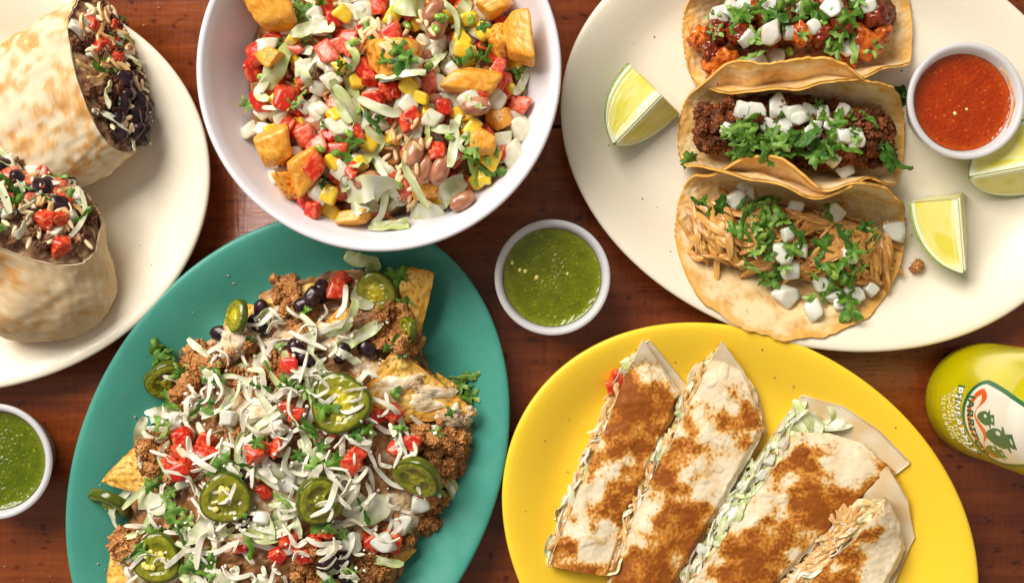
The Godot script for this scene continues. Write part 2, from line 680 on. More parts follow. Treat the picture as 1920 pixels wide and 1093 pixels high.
func dishes() -> void:
	var f := 0.9925
	var cream := func(_p, _t): return C(238, 229, 209)
	var teal := func(p: Vector3, _t): return C(70, 147, 131).lerp(C(77, 153, 137), 0.5 + 0.5 * n3(p * 30.0))
	var yellow := func(_p, _t): return C(250, 208, 58)
	solid("cream_plate", lathe(0.1117 * f, 0.1357 * f, deg_to_rad(80.17), oval, 200, cream), M.ceramic, "cream oval plate cut off by the left edge, holding the two burrito halves", "plate", Vector3(-0.3013, 0, -0.0569) * f)
	solid("cream_platter", lathe(0.1494 * f, 0.1152 * f, deg_to_rad(15.47), oval, 200, cream), M.ceramic, "large cream oval platter under the three tacos and the lime wedges", "plate", Vector3(0.1740, 0, -0.0845) * f)
	solid("teal_platter", lathe(0.1136 * f, 0.1477 * f, deg_to_rad(28.99), oval, 200, teal), M.ceramic, "teal green oval platter heaped with loaded nachos", "plate", Vector3(-0.1236, 0, 0.0969) * f)
	solid("yellow_platter", lathe(0.1120 * f, 0.1391 * f, deg_to_rad(123.61), oval, 200, yellow), M.ceramic, "bright yellow oval platter under the toasted quesadilla wedges", "plate", Vector3(0.1258, 0, 0.1379) * f)
	# bowl: insets from a 94 mm rim
	var R := 343.0 * SC * (CH - 0.066) / CH
	var bp := [[0, 0.004, 0], [R - 0.044, 0.004], [R - 0.046, 0.0], [R - 0.050, 0.0], [R - 0.052, 0.005], [R - 0.063, 0.016], [0.0205, 0.030], [0.0105, 0.046], [0.0035, 0.0595], [0.0004, 0.0648], [0.0, 0.0658], [0.0006, 0.0668], [0.0020, 0.0670], [0.0034, 0.0662], [0.0066, 0.0595], [0.0136, 0.046], [0.0236, 0.031], [R - 0.060, 0.0185], [R - 0.049, 0.0085], [R - 0.040, 0.0065], [R - 0.02, 0.006], [0, 0.006, 0]]
	var white := func(_p, _t): return C(226, 225, 232)
	bp[5] = [0.034, 0.016]
	bp[17] = [0.036, 0.0185]
	solid("white_bowl", lathe(R, R, 0.0, bp, 220, white), M.ceramic, "deep round white bowl filled with chicken salad", "bowl", bowl_at())

func bowl_at() -> Vector3:
	var p := P(710, 129, 0.066)
	return Vector3(p.x, 0, p.z)

# ------------------------------------------------------------------ shared small food shapes
var K := {}

func pieces() -> void:
	K.tomato = []
	K.tomato_p = []
	K.onion = []
	K.onion_s = []
	K.corn = []
	K.leaf = []
	K.pinto = []
	K.black = []
	K.crumb = []
	K.rice = []
	K.scallion = []
	for i in 8:
		var sd := i * 1.37 + 0.3
		var red := func(p: Vector3, d: Vector3) -> Color:
			var k := clampf(0.45 + 1.0 * n3(p * 1.3 + Vector3(sd, 0, 3)) + 0.12 * n3(p * 4.0 + Vector3(sd, 4, 3)), 0, 1)
			var q := C(192, 40, 24).lerp(C(228, 104, 66), k)
			if d.y * sin(sd) + d.x * cos(sd * 3.0) > 0.62:
				q = C(188, 30, 22).lerp(C(206, 52, 34), k)      # skin side
			return q.lerp(C(242, 176, 116), 0.6 * sst(0.35, 0.6, n3(p * 2.2 + Vector3(0, sd, 0))))
		K.tomato.append(block(Vector3(0.0112, 0.0078, 0.0100) * (0.66 + 0.045 * i), sd, 0.40, 13.0, 10, red, 0.05, 0.018, 5))
		var pink := func(p: Vector3, _d: Vector3) -> Color:
			return C(210, 82, 62).lerp(C(236, 136, 106), clampf(0.5 + 1.1 * n3(p * 1.8 + Vector3(sd, 1, 3)) + 0.4 * n3(p * 6.0), 0, 1))
		K.tomato_p.append(block(Vector3(0.0112, 0.0070, 0.0098) * (0.66 + 0.045 * i), sd + 4.0, 0.40, 12.0, 10, pink, 0.0, 0.02, 5))
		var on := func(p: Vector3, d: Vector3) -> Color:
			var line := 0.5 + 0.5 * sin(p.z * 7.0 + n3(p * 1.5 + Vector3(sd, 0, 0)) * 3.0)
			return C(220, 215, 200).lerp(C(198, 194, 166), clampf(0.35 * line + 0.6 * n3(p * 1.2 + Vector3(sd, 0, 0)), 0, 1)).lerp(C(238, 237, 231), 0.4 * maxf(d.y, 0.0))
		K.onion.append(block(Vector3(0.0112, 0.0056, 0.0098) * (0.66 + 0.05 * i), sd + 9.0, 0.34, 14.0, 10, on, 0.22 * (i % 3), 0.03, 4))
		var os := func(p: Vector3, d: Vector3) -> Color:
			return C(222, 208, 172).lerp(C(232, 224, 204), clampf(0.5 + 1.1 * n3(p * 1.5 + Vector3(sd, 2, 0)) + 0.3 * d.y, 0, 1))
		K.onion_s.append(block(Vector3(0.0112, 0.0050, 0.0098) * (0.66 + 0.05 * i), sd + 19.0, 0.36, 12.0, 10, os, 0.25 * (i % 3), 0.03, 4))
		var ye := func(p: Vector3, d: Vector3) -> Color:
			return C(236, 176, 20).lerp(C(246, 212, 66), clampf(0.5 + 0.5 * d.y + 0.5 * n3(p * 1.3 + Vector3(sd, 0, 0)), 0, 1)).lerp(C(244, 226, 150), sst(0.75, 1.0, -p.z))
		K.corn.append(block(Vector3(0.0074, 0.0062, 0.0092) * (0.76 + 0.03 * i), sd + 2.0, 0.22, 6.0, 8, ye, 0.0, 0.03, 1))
		var pb := mixer(C(158, 100, 72), C(188, 132, 100), 1.3, sd)
		K.pinto.append(lump(Vector3(0.0145, 0.0082, 0.0088), 2.3, 0.07, 1.0, sd, 8, pb))
		var bb := mixer(C(34, 20, 26), C(64, 40, 46), 1.2, sd)
		K.black.append(lump(Vector3(0.0125, 0.0082, 0.0086), 2.3, 0.07, 1.0, sd, 8, bb))
		var ri := mixer(C(238, 206, 156), C(246, 228, 194), 1.5, sd)
		K.rice.append(lump(Vector3(0.0072, 0.0023, 0.0025), 2.4, 0.10, 1.0, sd, 4, ri))
		K.crumb.append(lump(Vector3(0.0062, 0.0042, 0.0050), 2.8, 0.62, 1.9, sd, 8, func(p, _d): return Color.WHITE.lerp(Color(0.74, 0.69, 0.64), clampf(0.5 + 1.2 * n3(p * 2.4), 0, 1))))
		K.scallion.append(lump(Vector3(0.0055, 0.0032, 0.0034), 3.5, 0.1, 1.0, sd, 5, mixer(C(112, 158, 50), C(176, 204, 100), 1.5, sd)))
	var greens := [[C(66, 106, 30), C(122, 160, 62)], [C(46, 84, 26), C(92, 134, 48)], [C(104, 146, 58), C(164, 192, 108)], [C(72, 116, 40), C(136, 172, 82)]]
	for i in 10:
		var g = greens[i % 4]
		K.leaf.append(leaf(0.0052 + 0.0008 * (i % 5), 3 + i % 3, i * 2.3, g[0], g[1]))
	for i in 4:   # rolled strips of leaf
		var g = greens[i]
		var pts := [Vector3(-0.007, 0, 0), Vector3(-0.002, 0.0012, 0.001 * sin(i)), Vector3(0.003, 0.0004, -0.001), Vector3(0.008, 0.001, 0.0012 * cos(i * 2.0))]
		K.leaf.append(ribbon(pts, 0.0032, 0.0004, 0.3, 1.2, 12, func(s, a): return g[0].lerp(g[1], clampf(0.5 + 0.6 * n3(Vector3(s * 4, a, i)), 0, 1)), 0.5, 0.14))
	# straight-ish cheese and lettuce shreds in a few shapes
	K.cheese = []
	K.lettuce = []
	for i in 12:
		var ln := 0.008 + 0.0011 * i
		var bend := 0.0036 * sin(i * 2.1)
		var pts := [Vector3(-ln / 2, 0, 0), Vector3(-ln / 6, 0.0012, bend * 0.7), Vector3(ln / 6, 0.0006 + 0.001 * cos(i), bend), Vector3(ln / 2, 0.0, -bend * 0.3)]
		K.cheese.append(ribbon(pts, 0.0016 + 0.0004 * (i % 4), 0.0007, 0.4 * sin(i * 3.0), 1.4 * sin(i), 12, func(s, a): return C(234, 220, 190).lerp(C(246, 240, 224), clampf(0.5 + 1.2 * n3(Vector3(s * 3, a, i)), 0, 1)), 0.6, 0.06, 0.0))
		var lp := []
		for q in pts:
			lp.append(q * 1.5)
		K.lettuce.append(lettuce_strip(lp, 0.0026 + 0.0007 * (i % 5), i * 1.9, 0.0 + 0.24 * (i % 3)))

func shreds() -> void:
	K.shred = []
	for i in 8:
		var ln := 0.009 + 0.0012 * i
		var pts := [Vector3(-ln / 2, 0, 0), Vector3(-ln / 6, 0.0008, 0.0012 * sin(i)), Vector3(ln / 6, 0.0004, -0.0012), Vector3(ln / 2, 0, 0.001 * cos(i))]
		K.shred.append(ribbon(pts, 0.0022 + 0.0003 * (i % 3), 0.0015, 0.0, 0.8 * sin(i * 2), 10, func(s, a): return C(204, 152, 90).lerp(C(234, 200, 146), clampf(0.5 + n3(Vector3(s * 4, a, i)), 0, 1)), 0.6, 0.1))

func lettuce_strip(pts: Array, w: float, sd: float, green: float, segs := 14) -> ArrayMesh:
	var cf := func(s: float, a: float) -> Color:
		var k := clampf(green * 0.7 + 0.5 * n3(Vector3(s * 3.0, a * 0.8, sd)) + 0.25 * absf(a), 0, 1)
		var q := C(240, 238, 216).lerp(C(184, 204, 108), k)
		return q.lerp(C(246, 246, 236), 0.5 * (0.5 + 0.5 * sin(s * 40.0 + sd)) * (1.0 - k))
	return ribbon(pts, w, 0.0004, 0.3 * sin(sd), 0.9 * cos(sd * 1.7), segs, cf, 0.5, 0.10, 0.12 * sin(sd * 2.3))

func leaves_on(H: Heap, parent: Node3D, spots: Array, tilt := 0.5) -> void:
	for q in spots:
		var sz := Vector3(0.009, 0.0022, 0.009)
		part("cilantro_leaf", pick(K.leaf), M.leaf, parent, settle_px(H, q.x, q.y, sz, tilt, 0.7, -0.05)
			.scaled_local(Vector3(1, 0.8, 1) * rng.randf_range(0.65, 1.15)))

# ------------------------------------------------------------------ burritos
func flour(p: Vector3, sd: float, amount: float, warm: float) -> Color:
	var n1 := n3(p * 38.0 + Vector3(sd, 0, sd))
	var n2 := n3(p * 130.0 + Vector3(0, sd, 0))
	var n4 := n3(p * 480.0)
	var base := C(226, 209, 178).lerp(C(214, 186, 144), clampf(warm + 0.5 * n2, 0, 1))
	var k := sst(-0.05, 0.7, n1 * 0.75 + n2 * 0.5 + n4 * 0.3 + amount)
	base = base.lerp(C(222, 172, 106).lerp(C(196, 132, 64), clampf(0.35 + n4 + n2, 0, 1)), k * 0.8)
	return base.lerp(C(245, 238, 222), 0.25 * sst(0.1, 0.6, n4))

func tube_burrito(called: String, label: String, cc: Vector3, ax: Vector3, hw: float, hh: float, n: Vector3, length: float, sd: float, amount: float, warm: float, open_end: bool) -> Dictionary:
	ax = ax.normalized()
	n = n.normalized()
	var wv := ax.cross(Vector3.UP).normalized()
	var up := wv.cross(ax).normalized()
	var t := thing(called, Vector3(cc.x, PLATE_FLOOR, cc.z), label, "burrito")
	var off := func(phi: float) -> Vector3:
		var cx := signf(cos(phi)) * pow(absf(cos(phi)), 0.85)
		var sy := signf(sin(phi)) * pow(absf(sin(phi)), 0.9)
		return wv * (hw * cx) + up * (hh * sy)
	var tt := func(phi: float) -> float:
		return -n.dot(off.call(phi)) / n.dot(ax)
	var f := func(u: float, v: float) -> Vector3:
		var phi := -PI / 2 + TAU * v
		var o: Vector3 = off.call(phi)
		var te: float = tt.call(phi)
		var s := lerpf(-length, te, u)
		var far := clampf((s + length) / 0.03, 0.0, 1.0)
		var k := lerpf(0.35, 1.0, pow(1.0 - pow(1.0 - far, 2.2), 0.6)) if not open_end else lerpf(0.55, 1.0, sst(0.0, 1.0, clampf((s + length) / (length * 0.8), 0, 1)))
		var p := cc + ax * s + o * k
		var wob := 0.0016 * n3(p * 40.0 + Vector3(sd, 0, 0)) + 0.00035 * n3(p * 140.0)
		wob += 0.0012 * sst(0.1, 0.5, n3(Vector3(phi * 1.2 + s * 30.0, sd, s * 14.0)))
		wob += 0.0011 * sst(-0.05, 0.05, sin(phi - 1.0 - s * 9.0)) + 0.0005 * n3(Vector3(s * 30.0, phi * 9.0, sd))
		p += o.normalized() * wob
		p.y = maxf(p.y, PLATE_FLOOR + 0.0006)
		return p
	var cf := func(u: float, v: float, top: bool, p: Vector3) -> Color:
		return flour(p, sd, amount, warm) if top else C(226, 208, 172)
	part("tortilla", slab(130, 150, f, 0.0013, cf, lime_flip(f, f.call(0.4, 0.5) - (cc - ax * length * 0.6)), Vector3.ZERO, true), M.bread, t)
	# the far end closes
	# bumpy filling just inside the cut
	var fp := func(phi: float, rho: float, lift: float) -> Vector3:
		var o: Vector3 = off.call(phi)
		var te: float = tt.call(phi)
		return cc + (o + ax * te) * rho + n * lift
	var ff := func(u: float, v: float) -> Vector3:
		var phi := TAU * v
		var p: Vector3 = fp.call(phi, 0.975 * u, 0.009 * (1.0 - u * u) - 0.0016)
		return p + n * (0.0022 * n3(p * 160.0) + 0.0012 * n3(p * 420.0)) * (1.0 - u * 0.6)
	var fc := func(u: float, v: float, _top: bool, p: Vector3) -> Color:
		var q := C(112, 72, 52).lerp(C(172, 132, 98), clampf(0.5 + 1.2 * n3(p * 150.0 + Vector3(sd, 0, 0)), 0, 1))
		return q.lerp(C(196, 170, 130), sst(0.2, 0.5, n3(p * 260.0)))
	part("filling", slab(40, 130, ff, 0.010, fc, lime_flip(ff, n), n, true), M.meat, t)
	return {t = t, fp = fp, n = n, ax = ax}

func on_face(b: Dictionary, phi: float, rho: float, lift: float, tilt := 0.6) -> Transform3D:
	var n: Vector3 = b.n
	var z := n.cross(Vector3.RIGHT).normalized()
	var x := n.cross(z)
	var basis := Basis(x, n, z).orthonormalized()
	return Transform3D(basis * rnd_basis(tilt), b.fp.call(phi, rho, lift + 0.009 * (1.0 - rho * rho) + 0.0002))

func burritos() -> void:
	var h := PLATE_FLOOR + 0.0225
	var a := deg_to_rad(27.0)
	var b := tube_burrito("burrito_half", "upper burrito half lying with its cut side of black beans to the right", P(204, 142, h), Vector3(0.85, 0, -0.52), 0.0425, 0.0215, Vector3(0.961 * cos(a), sin(a), -0.278 * cos(a)), 0.15, 3.0, 0.22, 0.25, true)
	# the long way of the cut runs down the picture; phi = PI is the lower right end
	var low := func(): return rng.randf_range(-0.8, 0.8)
	var lowphi := 0.0
	if b.fp.call(0.0, 1.0, 0.0).z < b.fp.call(PI, 1.0, 0.0).z:
		lowphi = PI
	for i in 17:
		var rho := rng.randf_range(0.1, 0.93)
		part("black_bean", pick(K.black), M.bean, b.t, on_face(b, lowphi + low.call(), rho, 0.0015, 1.2))
	for i in 16:
		part("chicken_shred", pick(K.shred), M.meat, b.t, on_face(b, lowphi + PI + rng.randf_range(-1.7, 1.7), rng.randf_range(0.1, 0.9), 0.003, 0.7))
	for i in 9:
		part("tomato_dice", pick(K.tomato), M.juicy, b.t, on_face(b, lowphi + PI + rng.randf_range(-1.2, 1.2), rng.randf_range(0.1, 0.8), 0.0005))
	for i in 10:
		part("onion_dice", pick(K.onion), M.onion, b.t, on_face(b, lowphi + PI + rng.randf_range(-1.3, 1.3), rng.randf_range(0.15, 0.9), 0.0005))
	for i in 9:
		part("cilantro_leaf", pick(K.leaf), M.leaf, b.t, on_face(b, lowphi + PI + rng.randf_range(-1.7, 1.7), rng.randf_range(0.2, 0.97), 0.003, 0.9))
	for i in 5:
		part("lettuce_shred", pick(K.lettuce), M.lettuce, b.t, on_face(b, rng.randf() * TAU, rng.randf_range(0.3, 0.9), 0.003, 0.7))
	var xs := []
	var cs := []
	for i in 60:
		xs.append(on_face(b, rng.randf() * TAU, sqrt(rng.randf()) * 0.95, 0.003, 1.0))
		cs.append(Color.WHITE)
	many("rice", K.rice[0], M.soft, b.t, xs, cs)
	crumbs_face(b, 70, C(150, 104, 74))

	var d := tube_burrito("burrito_half", "lower burrito half leaning with its open cut side up towards the viewer", P(30, 372, 0.050), Vector3(-0.10, 0.46, -0.86), 0.0385, 0.0265, Vector3(0.42, 0.78, -0.45), 0.080, 8.0, -0.30, 0.95, false)
	for i in 14:
		part("chicken_shred", pick(K.shred), M.meat, d.t, on_face(d, rng.randf() * TAU, rng.randf_range(0.1, 0.9), 0.003, 0.7))
	for i in 9:
		part("black_bean", pick(K.black), M.bean, d.t, on_face(d, rng.randf() * TAU, rng.randf_range(0.1, 0.9), 0.002, 1.2))
	for i in 14:
		part("tomato_dice", pick(K.tomato_p if i % 2 else K.tomato), M.juicy, d.t, on_face(d, rng.randf() * TAU, rng.randf_range(0.05, 0.8), 0.002))
	for i in 20:
		part("onion_dice", pick(K.onion_s), M.onion, d.t, on_face(d, rng.randf() * TAU, rng.randf_range(0.1, 0.85), 0.0015))
	for i in 14:
		part("cilantro_leaf", pick(K.leaf), M.leaf, d.t, on_face(d, rng.randf() * TAU, rng.randf_range(0.1, 0.92), 0.0045, 0.8))
	for i in 14:
		part("lettuce_shred" if i % 2 else "cheese_shred", pick(K.lettuce if i % 2 else K.cheese), M.lettuce if i % 2 else M.cheese, d.t, on_face(d, rng.randf() * TAU, rng.randf_range(0.1, 0.85), 0.0045, 0.7))
	xs = []
	cs = []
	for i in 50:
		xs.append(on_face(d, rng.randf() * TAU, sqrt(rng.randf()) * 0.93, 0.003, 1.0))
		cs.append(Color.WHITE)
	many("rice", K.rice[2], M.soft, d.t, xs, cs)
	crumbs_face(d, 60, C(178, 134, 98))

func crumbs_face(b: Dictionary, n: int, c: Color) -> void:
	var xs := []
	var cs := []
	for i in n:
		xs.append(on_face(b, rng.randf() * TAU, sqrt(rng.randf()) * 0.95, 0.001, 2.0))
		cs.append(c.lerp(C(110, 70, 50), rng.randf()))
	many("ground_meat", K.crumb[1], M.tint, b.t, xs, cs)

# ------------------------------------------------------------------ salad
func chunk_mesh(sz: Vector3, sd: float, grilled: bool) -> ArrayMesh:
	var cf := func(p: Vector3, d: Vector3) -> Color:
		var fib := n3(Vector3(p.x * 7.0, p.y * 2.0, p.z * 1.2) + Vector3(sd, 0, 0))
		var q := C(224, 148, 46).lerp(C(242, 180, 82), clampf(0.5 + 0.8 * fib + 0.3 * n3(p * 1.6 + Vector3(0, sd, 0)), 0, 1))
		if grilled:
			q = q.lerp(C(168, 82, 22), 0.8 * sst(0.18, 0.5, n3(p * 2.3 + Vector3(sd, sd, 1)) + 0.12 * sin(p.x * 9.0)))
		else:
			q = q.lerp(C(206, 124, 34), 0.45 * sst(0.15, 0.7, n3(p * 2.0 + Vector3(sd, sd, 1))))
		return q
	return block(sz, sd, 0.42, 11.0, 18, cf, 0.0, 0.026, 6)

func salad() -> void:
	var bc := bowl_at()
	var wall := func(r: float) -> float:   # inside of the bowl at radius r from its axis
		var R := 343.0 * SC * (CH - 0.066) / CH
		var prof := [[R - 0.0034, 0.0662], [R - 0.0066, 0.0595], [R - 0.0136, 0.046], [R - 0.0236, 0.031], [R - 0.036, 0.0185], [0.049, 0.0085], [0.0, 0.006]]
		for i in prof.size() - 1:
			if r >= prof[i + 1][0]:
				var k: float = (r - prof[i + 1][0]) / (prof[i][0] - prof[i + 1][0])
				return lerpf(prof[i + 1][1], prof[i][1], clampf(k, 0, 1))
		return 0.006
	var fc := P(727, 160, 0.045)
	var mound := func(x: float, z: float) -> float:
		var r := Vector2(x - fc.x, z - fc.z).length() / 0.0785
		return 0.048 - 0.012 * r * r + 0.0022 * n3(Vector3(x, 0, z) * 70.0)
	var surf := func(x: float, z: float) -> float:
		return maxf(mound.call(x, z), wall.call(Vector2(x - bc.x, z - bc.z).length()))
	var t := thing("chicken_salad", Vector3(fc.x, 0.02, fc.z), "chopped salad of rice, beans, corn, tomato, onion and lettuce in the white bowl", "salad")
	var f := func(u: float, v: float) -> Vector3:
		var th := TAU * v
		var lo := 0.03
		var hi := 0.095
		for k in 8:   # how far the bed reaches before it meets the bowl
			var m := (lo + hi) * 0.5
			var qx := fc.x + m * cos(th)
			var qz := fc.z + m * sin(th)
			if mound.call(qx, qz) > wall.call(Vector2(qx - bc.x, qz - bc.z).length()):
				lo = m
			else:
				hi = m
		var x := fc.x + (lo - 0.0008) * u * cos(th)
		var z := fc.z + (lo - 0.0008) * u * sin(th)
		return Vector3(x, mound.call(x, z) + 0.0012 * n3(Vector3(x, 3, z) * 260.0), z)
	var cf := func(_u, _v, _t2, p: Vector3) -> Color:
		return C(150, 84, 34).lerp(C(226, 172, 104), clampf(0.45 + 0.9 * n3(p * 120.0), 0, 1)).lerp(C(70, 50, 24), sst(0.25, 0.6, n3(p * 90.0 + Vector3(5, 5, 5))))
	part("rice_bed", slab(44, 120, f, 0.004, cf, 0, Vector3.ZERO, true), M.meat, t)
	var H := heap(fc.x - 0.1, fc.z - 0.1, fc.x + 0.1, fc.z + 0.1, surf)
	var xs := []
	var cs := []
	var inside := func(k: float) -> Vector2:
		var a := rng.randf() * TAU
		var r := sqrt(rng.randf()) * 268.0 * k
		return Vector2(727 + r * cos(a), 160 + r * sin(a))
	for i in 420:
		var q: Vector2 = inside.call(0.97)
		xs.append(settle_px(H, q.x, q.y, Vector3(0.007, 0.0023, 0.0025), 0.6, 0.3, 0.1))
		cs.append(Color.WHITE.lerp(Color(1, 0.86, 0.68), rng.randf()))
	# under layer, thrown in
	for i in 330:
		var q: Vector2 = inside.call(0.95)
		if q.y < -60:
			continue
		var k := rng.randf()
		if k < 0.30:
			part("tomato_dice", pick(K.tomato if rng.randf() < 0.6 else K.tomato_p), M.juicy, t, settle_px(H, q.x, q.y, Vector3(0.0115, 0.0085, 0.0105), 0.7, 0.3, 0.35))
		elif k < 0.56:
			part("onion_dice", pick(K.onion_s), M.onion, t, settle_px(H, q.x, q.y, Vector3(0.011, 0.0062, 0.010), 0.7, 0.3, 0.3))
		elif k < 0.70:
			part("corn_kernel", pick(K.corn), M.wet, t, settle_px(H, q.x, q.y, Vector3(0.0072, 0.0066, 0.009), 0.8, 0.3, 0.2))
		elif k < 0.75:
			part("pinto_bean", pick(K.pinto), M.wet, t, settle_px(H, q.x, q.y, Vector3(0.0145, 0.0082, 0.0088), 0.5, 0.3, 0.3))
		elif k < 0.84:
			part("lettuce_shred", pick(K.lettuce), M.lettuce, t, settle_px(H, q.x, q.y, Vector3(0.014, 0.003, 0.006), 0.5, 0.5, 0.1))
	# chicken: [x, y, width, depth, height mm, turn, grilled, label]
	var ch := [
		[520, 28, 78, 76, 20, 0.3, 0, "big golden chicken chunk at the bowl's upper left, against the white wall"],
		[745, 106, 98, 74, 20, 0.05, 1, "grilled chicken cube with brown marks and a cilantro strip, high in the salad's middle"],
		[887, 158, 84, 54, 17, -0.25, 0, "smooth orange chicken block just above a pinto bean, right of centre in the bowl"],
		[928, 14, 60, 50, 17, 0.6, 0, "chicken cube cut by the top edge at the bowl's upper right"],
		[938, 78, 44, 62, 16, 0.25, 1, "narrow browned chicken piece leaning on a larger chunk at the bowl's right"],
		[972, 84, 52, 84, 19, 0.15, 0, "tall chicken chunk touching the bowl's right wall"],
		[512, 274, 68, 72, 19, 0.5, 0, "square chicken cube with a pale fleck at the bowl's lower left"],
		[578, 314, 78, 62, 19, 0.6, 0, "rounded chicken chunk right of the square cube, under pink tomato"],
		[549, 354, 42, 46, 16, 0.3, 1, "small chicken piece beside red tomato at the bowl's lower left rim"],
		[937, 224, 50, 44, 15, 0.2, 0, "chicken piece half under the large pinto bean"],
		[906, 266, 50, 48, 15, -0.4, 0, "chicken piece behind a thin shred, under chopped cilantro at the bowl's right"],
		[664, 410, 62, 26, 12, 0.12, 0, "flat chicken slice under lettuce at the bowl's bottom rim"],
		[508, 108, 40, 44, 13, 0.8, 0, "orange chicken bit under an onion dice at the bowl's left"],
		[800, 356, 56, 34, 14, 0.4, 1, "dark chicken piece in the hollow under two pinto beans"]]
	for i in ch.size():
		var q = ch[i]
		var sz := Vector3(q[2] * 0.00027, q[4] * 0.001, q[3] * 0.00027)
		var xf := settle_px(H, q[0], q[1], sz, 0.2, 0.4, 0.12, q[5])
		var o := solid("chicken_chunk", chunk_mesh(sz, i * 2.7 + 1.0, q[6] == 1), M.meat, q[7], "chicken piece", xf.origin, "chicken chunks in the salad")
		o.basis = xf.basis
	# pieces seen on top, where the photograph has them
	for q in [[592, 26], [500, 88], [602, 116], [622, 128], [602, 204], [492, 214], [532, 226], [768, 196], [856, 88], [772, 252], [600, 358], [522, 332], [976, 242], [942, 262], [846, 130], [470, 246], [664, 28], [684, 22], [852, 186], [570, 128], [640, 240], [812, 225], [600, 52], [745, 14], [962, 290], [620, 150], [930, 190], [700, 178], [720, 210], [660, 200], [780, 130], [830, 160], [880, 190], [560, 290], [640, 320]]:
		part("onion_dice", pick(K.onion_s), M.onion, t, settle_px(H, q[0], q[1], Vector3(0.0112, 0.0062, 0.0098), 0.3, 0.45, 0.15).scaled_local(Vector3.ONE * rng.randf_range(0.85, 1.2)))
	for q in [[736, 32], [868, 76], [880, 44], [906, 58], [886, 238], [920, 296], [768, 162], [856, 216], [628, 308], [620, 366], [622, 396], [632, 214], [636, 122], [668, 152], [690, 268], [870, 100], [646, 30], [790, 186]]:
		part("corn_kernel", pick(K.corn), M.wet, t, settle_px(H, q[0], q[1], Vector3(0.0075, 0.0066, 0.009), 0.5, 0.4, 0.15).scaled_local(Vector3.ONE * rng.randf_range(1.1, 1.5)))
	for q in [[628, 40], [655, 76], [612, 92], [676, 124], [694, 148], [487, 106], [480, 136], [490, 196], [536, 184], [668, 250], [727, 178], [832, 200], [820, 282], [938, 152], [708, 14], [576, 374], [590, 392], [632, 286], [700, 190], [566, 252], [735, 70], [660, 320], [850, 250], [770, 225], [600, 320], [540, 240], [900, 180], [520, 150]]:
		part("tomato_dice", pick(K.tomato), M.juicy, t, settle_px(H, q[0], q[1], Vector3(0.0115, 0.0085, 0.0105), 0.3, 0.4, 0.25).scaled_local(Vector3.ONE * rng.randf_range(0.95, 1.25)))
	for q in [[640, 92], [612, 98], [570, 255], [597, 276], [975, 196], [938, 120], [804, 156], [660, 96]]:
		part("tomato_dice", pick(K.tomato_p), M.juicy, t, settle_px(H, q[0], q[1], Vector3(0.0115, 0.0075, 0.010), 0.3, 0.4, 0.25).scaled_local(Vector3.ONE * rng.randf_range(0.85, 1.15)))
	for q in [[895, 208, 0.1], [796, 318, 1.4], [828, 324, 1.2], [868, 378, 0.5], [776, 290, 1.3], [690, 340, 0.3], [820, 48, 1.2], [812, 24, 0.9]]:
		part("pinto_bean", pick(K.pinto), M.wet, t, settle_px(H, q[0], q[1], Vector3(0.0145, 0.0082, 0.0088), 0.2, 0.5, 0.1, q[2]).scaled_local(Vector3.ONE * rng.randf_range(1.0, 1.15)))
	for i in 12:
		var q: Vector2 = inside.call(0.9)
		part("lettuce_shred", pick(K.lettuce), M.lettuce, t, settle_px(H, q.x, q.y, Vector3(0.018, 0.002, 0.004), 0.35, 0.5, 0.0).scaled_local(Vector3.ONE * rng.randf_range(0.8, 1.3)))
	# lettuce: [width mm, green, points]
	var lt := [
		[7.5, 0.75, [Vector2(572, 72), Vector2(540, 104), Vector2(520, 140), Vector2(484, 178)]],
		[5.0, 0.45, [Vector2(520, 112), Vector2(498, 152), Vector2(484, 178), Vector2(504, 186)]],
		[6.0, 0.85, [Vector2(650, 140), Vector2(662, 170), Vector2(680, 200), Vector2(690, 216)]],
		[6.0, 0.55, [Vector2(622, 148), Vector2(636, 186), Vector2(654, 232)]],
		[4.0, 0.8, [Vector2(648, 78), Vector2(668, 108), Vector2(650, 138)]],
		[9.0, 0.6, [Vector2(718, 252), Vector2(690, 288), Vector2(664, 314)]],
		[14.0, 0.12, [Vector2(652, 366), Vector2(700, 350), Vector2(736, 360)]],
		[8.0, 0.1, [Vector2(660, 396), Vector2(690, 384), Vector2(708, 392)]],
		[11.0, 0.3, [Vector2(870, 338), Vector2(836, 362), Vector2(806, 392)]],
		[15.0, 0.15, [Vector2(770, 400), Vector2(800, 404), Vector2(832, 396)]],
		[4.5, 0.25, [Vector2(716, 318), Vector2(728, 348), Vector2(748, 376)]],
		[4.0, 0.2, [Vector2(702, 300), Vector2(722, 340), Vector2(716, 400), Vector2(694, 424)]],
		[5.0, 0.3, [Vector2(848, 224), Vector2(852, 262), Vector2(846, 320)]],
		[3.2, 0.9, [Vector2(796, 210), Vector2(804, 240), Vector2(802, 270)]],
		[7.0, 0.25, [Vector2(545, 68), Vector2(586, 58), Vector2(630, 54)]],
		[7.0, 0.55, [Vector2(880, 0), Vector2(866, 30), Vector2(864, 58)]],
		[5.0, 0.5, [Vector2(834, 96), Vector2(820, 120), Vector2(798, 132)]],
		[13.0, 0.75, [Vector2(742, 4), Vector2(768, 8), Vector2(796, 6)]],
		[5.0, 0.25, [Vector2(560, 112), Vector2(572, 142), Vector2(580, 160)]],
		[4.5, 0.3, [Vector2(988, 128), Vector2(978, 160), Vector2(962, 176)]],
		[6.0, 0.4, [Vector2(720, 430), Vector2(770, 420), Vector2(690, 428)]],
		[6.0, 0.3, [Vector2(640, 330), Vector2(652, 344), Vector2(640, 356)]],
		[5.5, 0.35, [Vector2(770, 224), Vector2(752, 246), Vector2(730, 262)]]]
	for i in lt.size():
		var q = lt[i]
		part("lettuce_shred", lettuce_strip(lay(H, q[2], 0.0015, 0.002), q[0] * 0.001, i * 2.7, q[1], 22), M.lettuce, t)
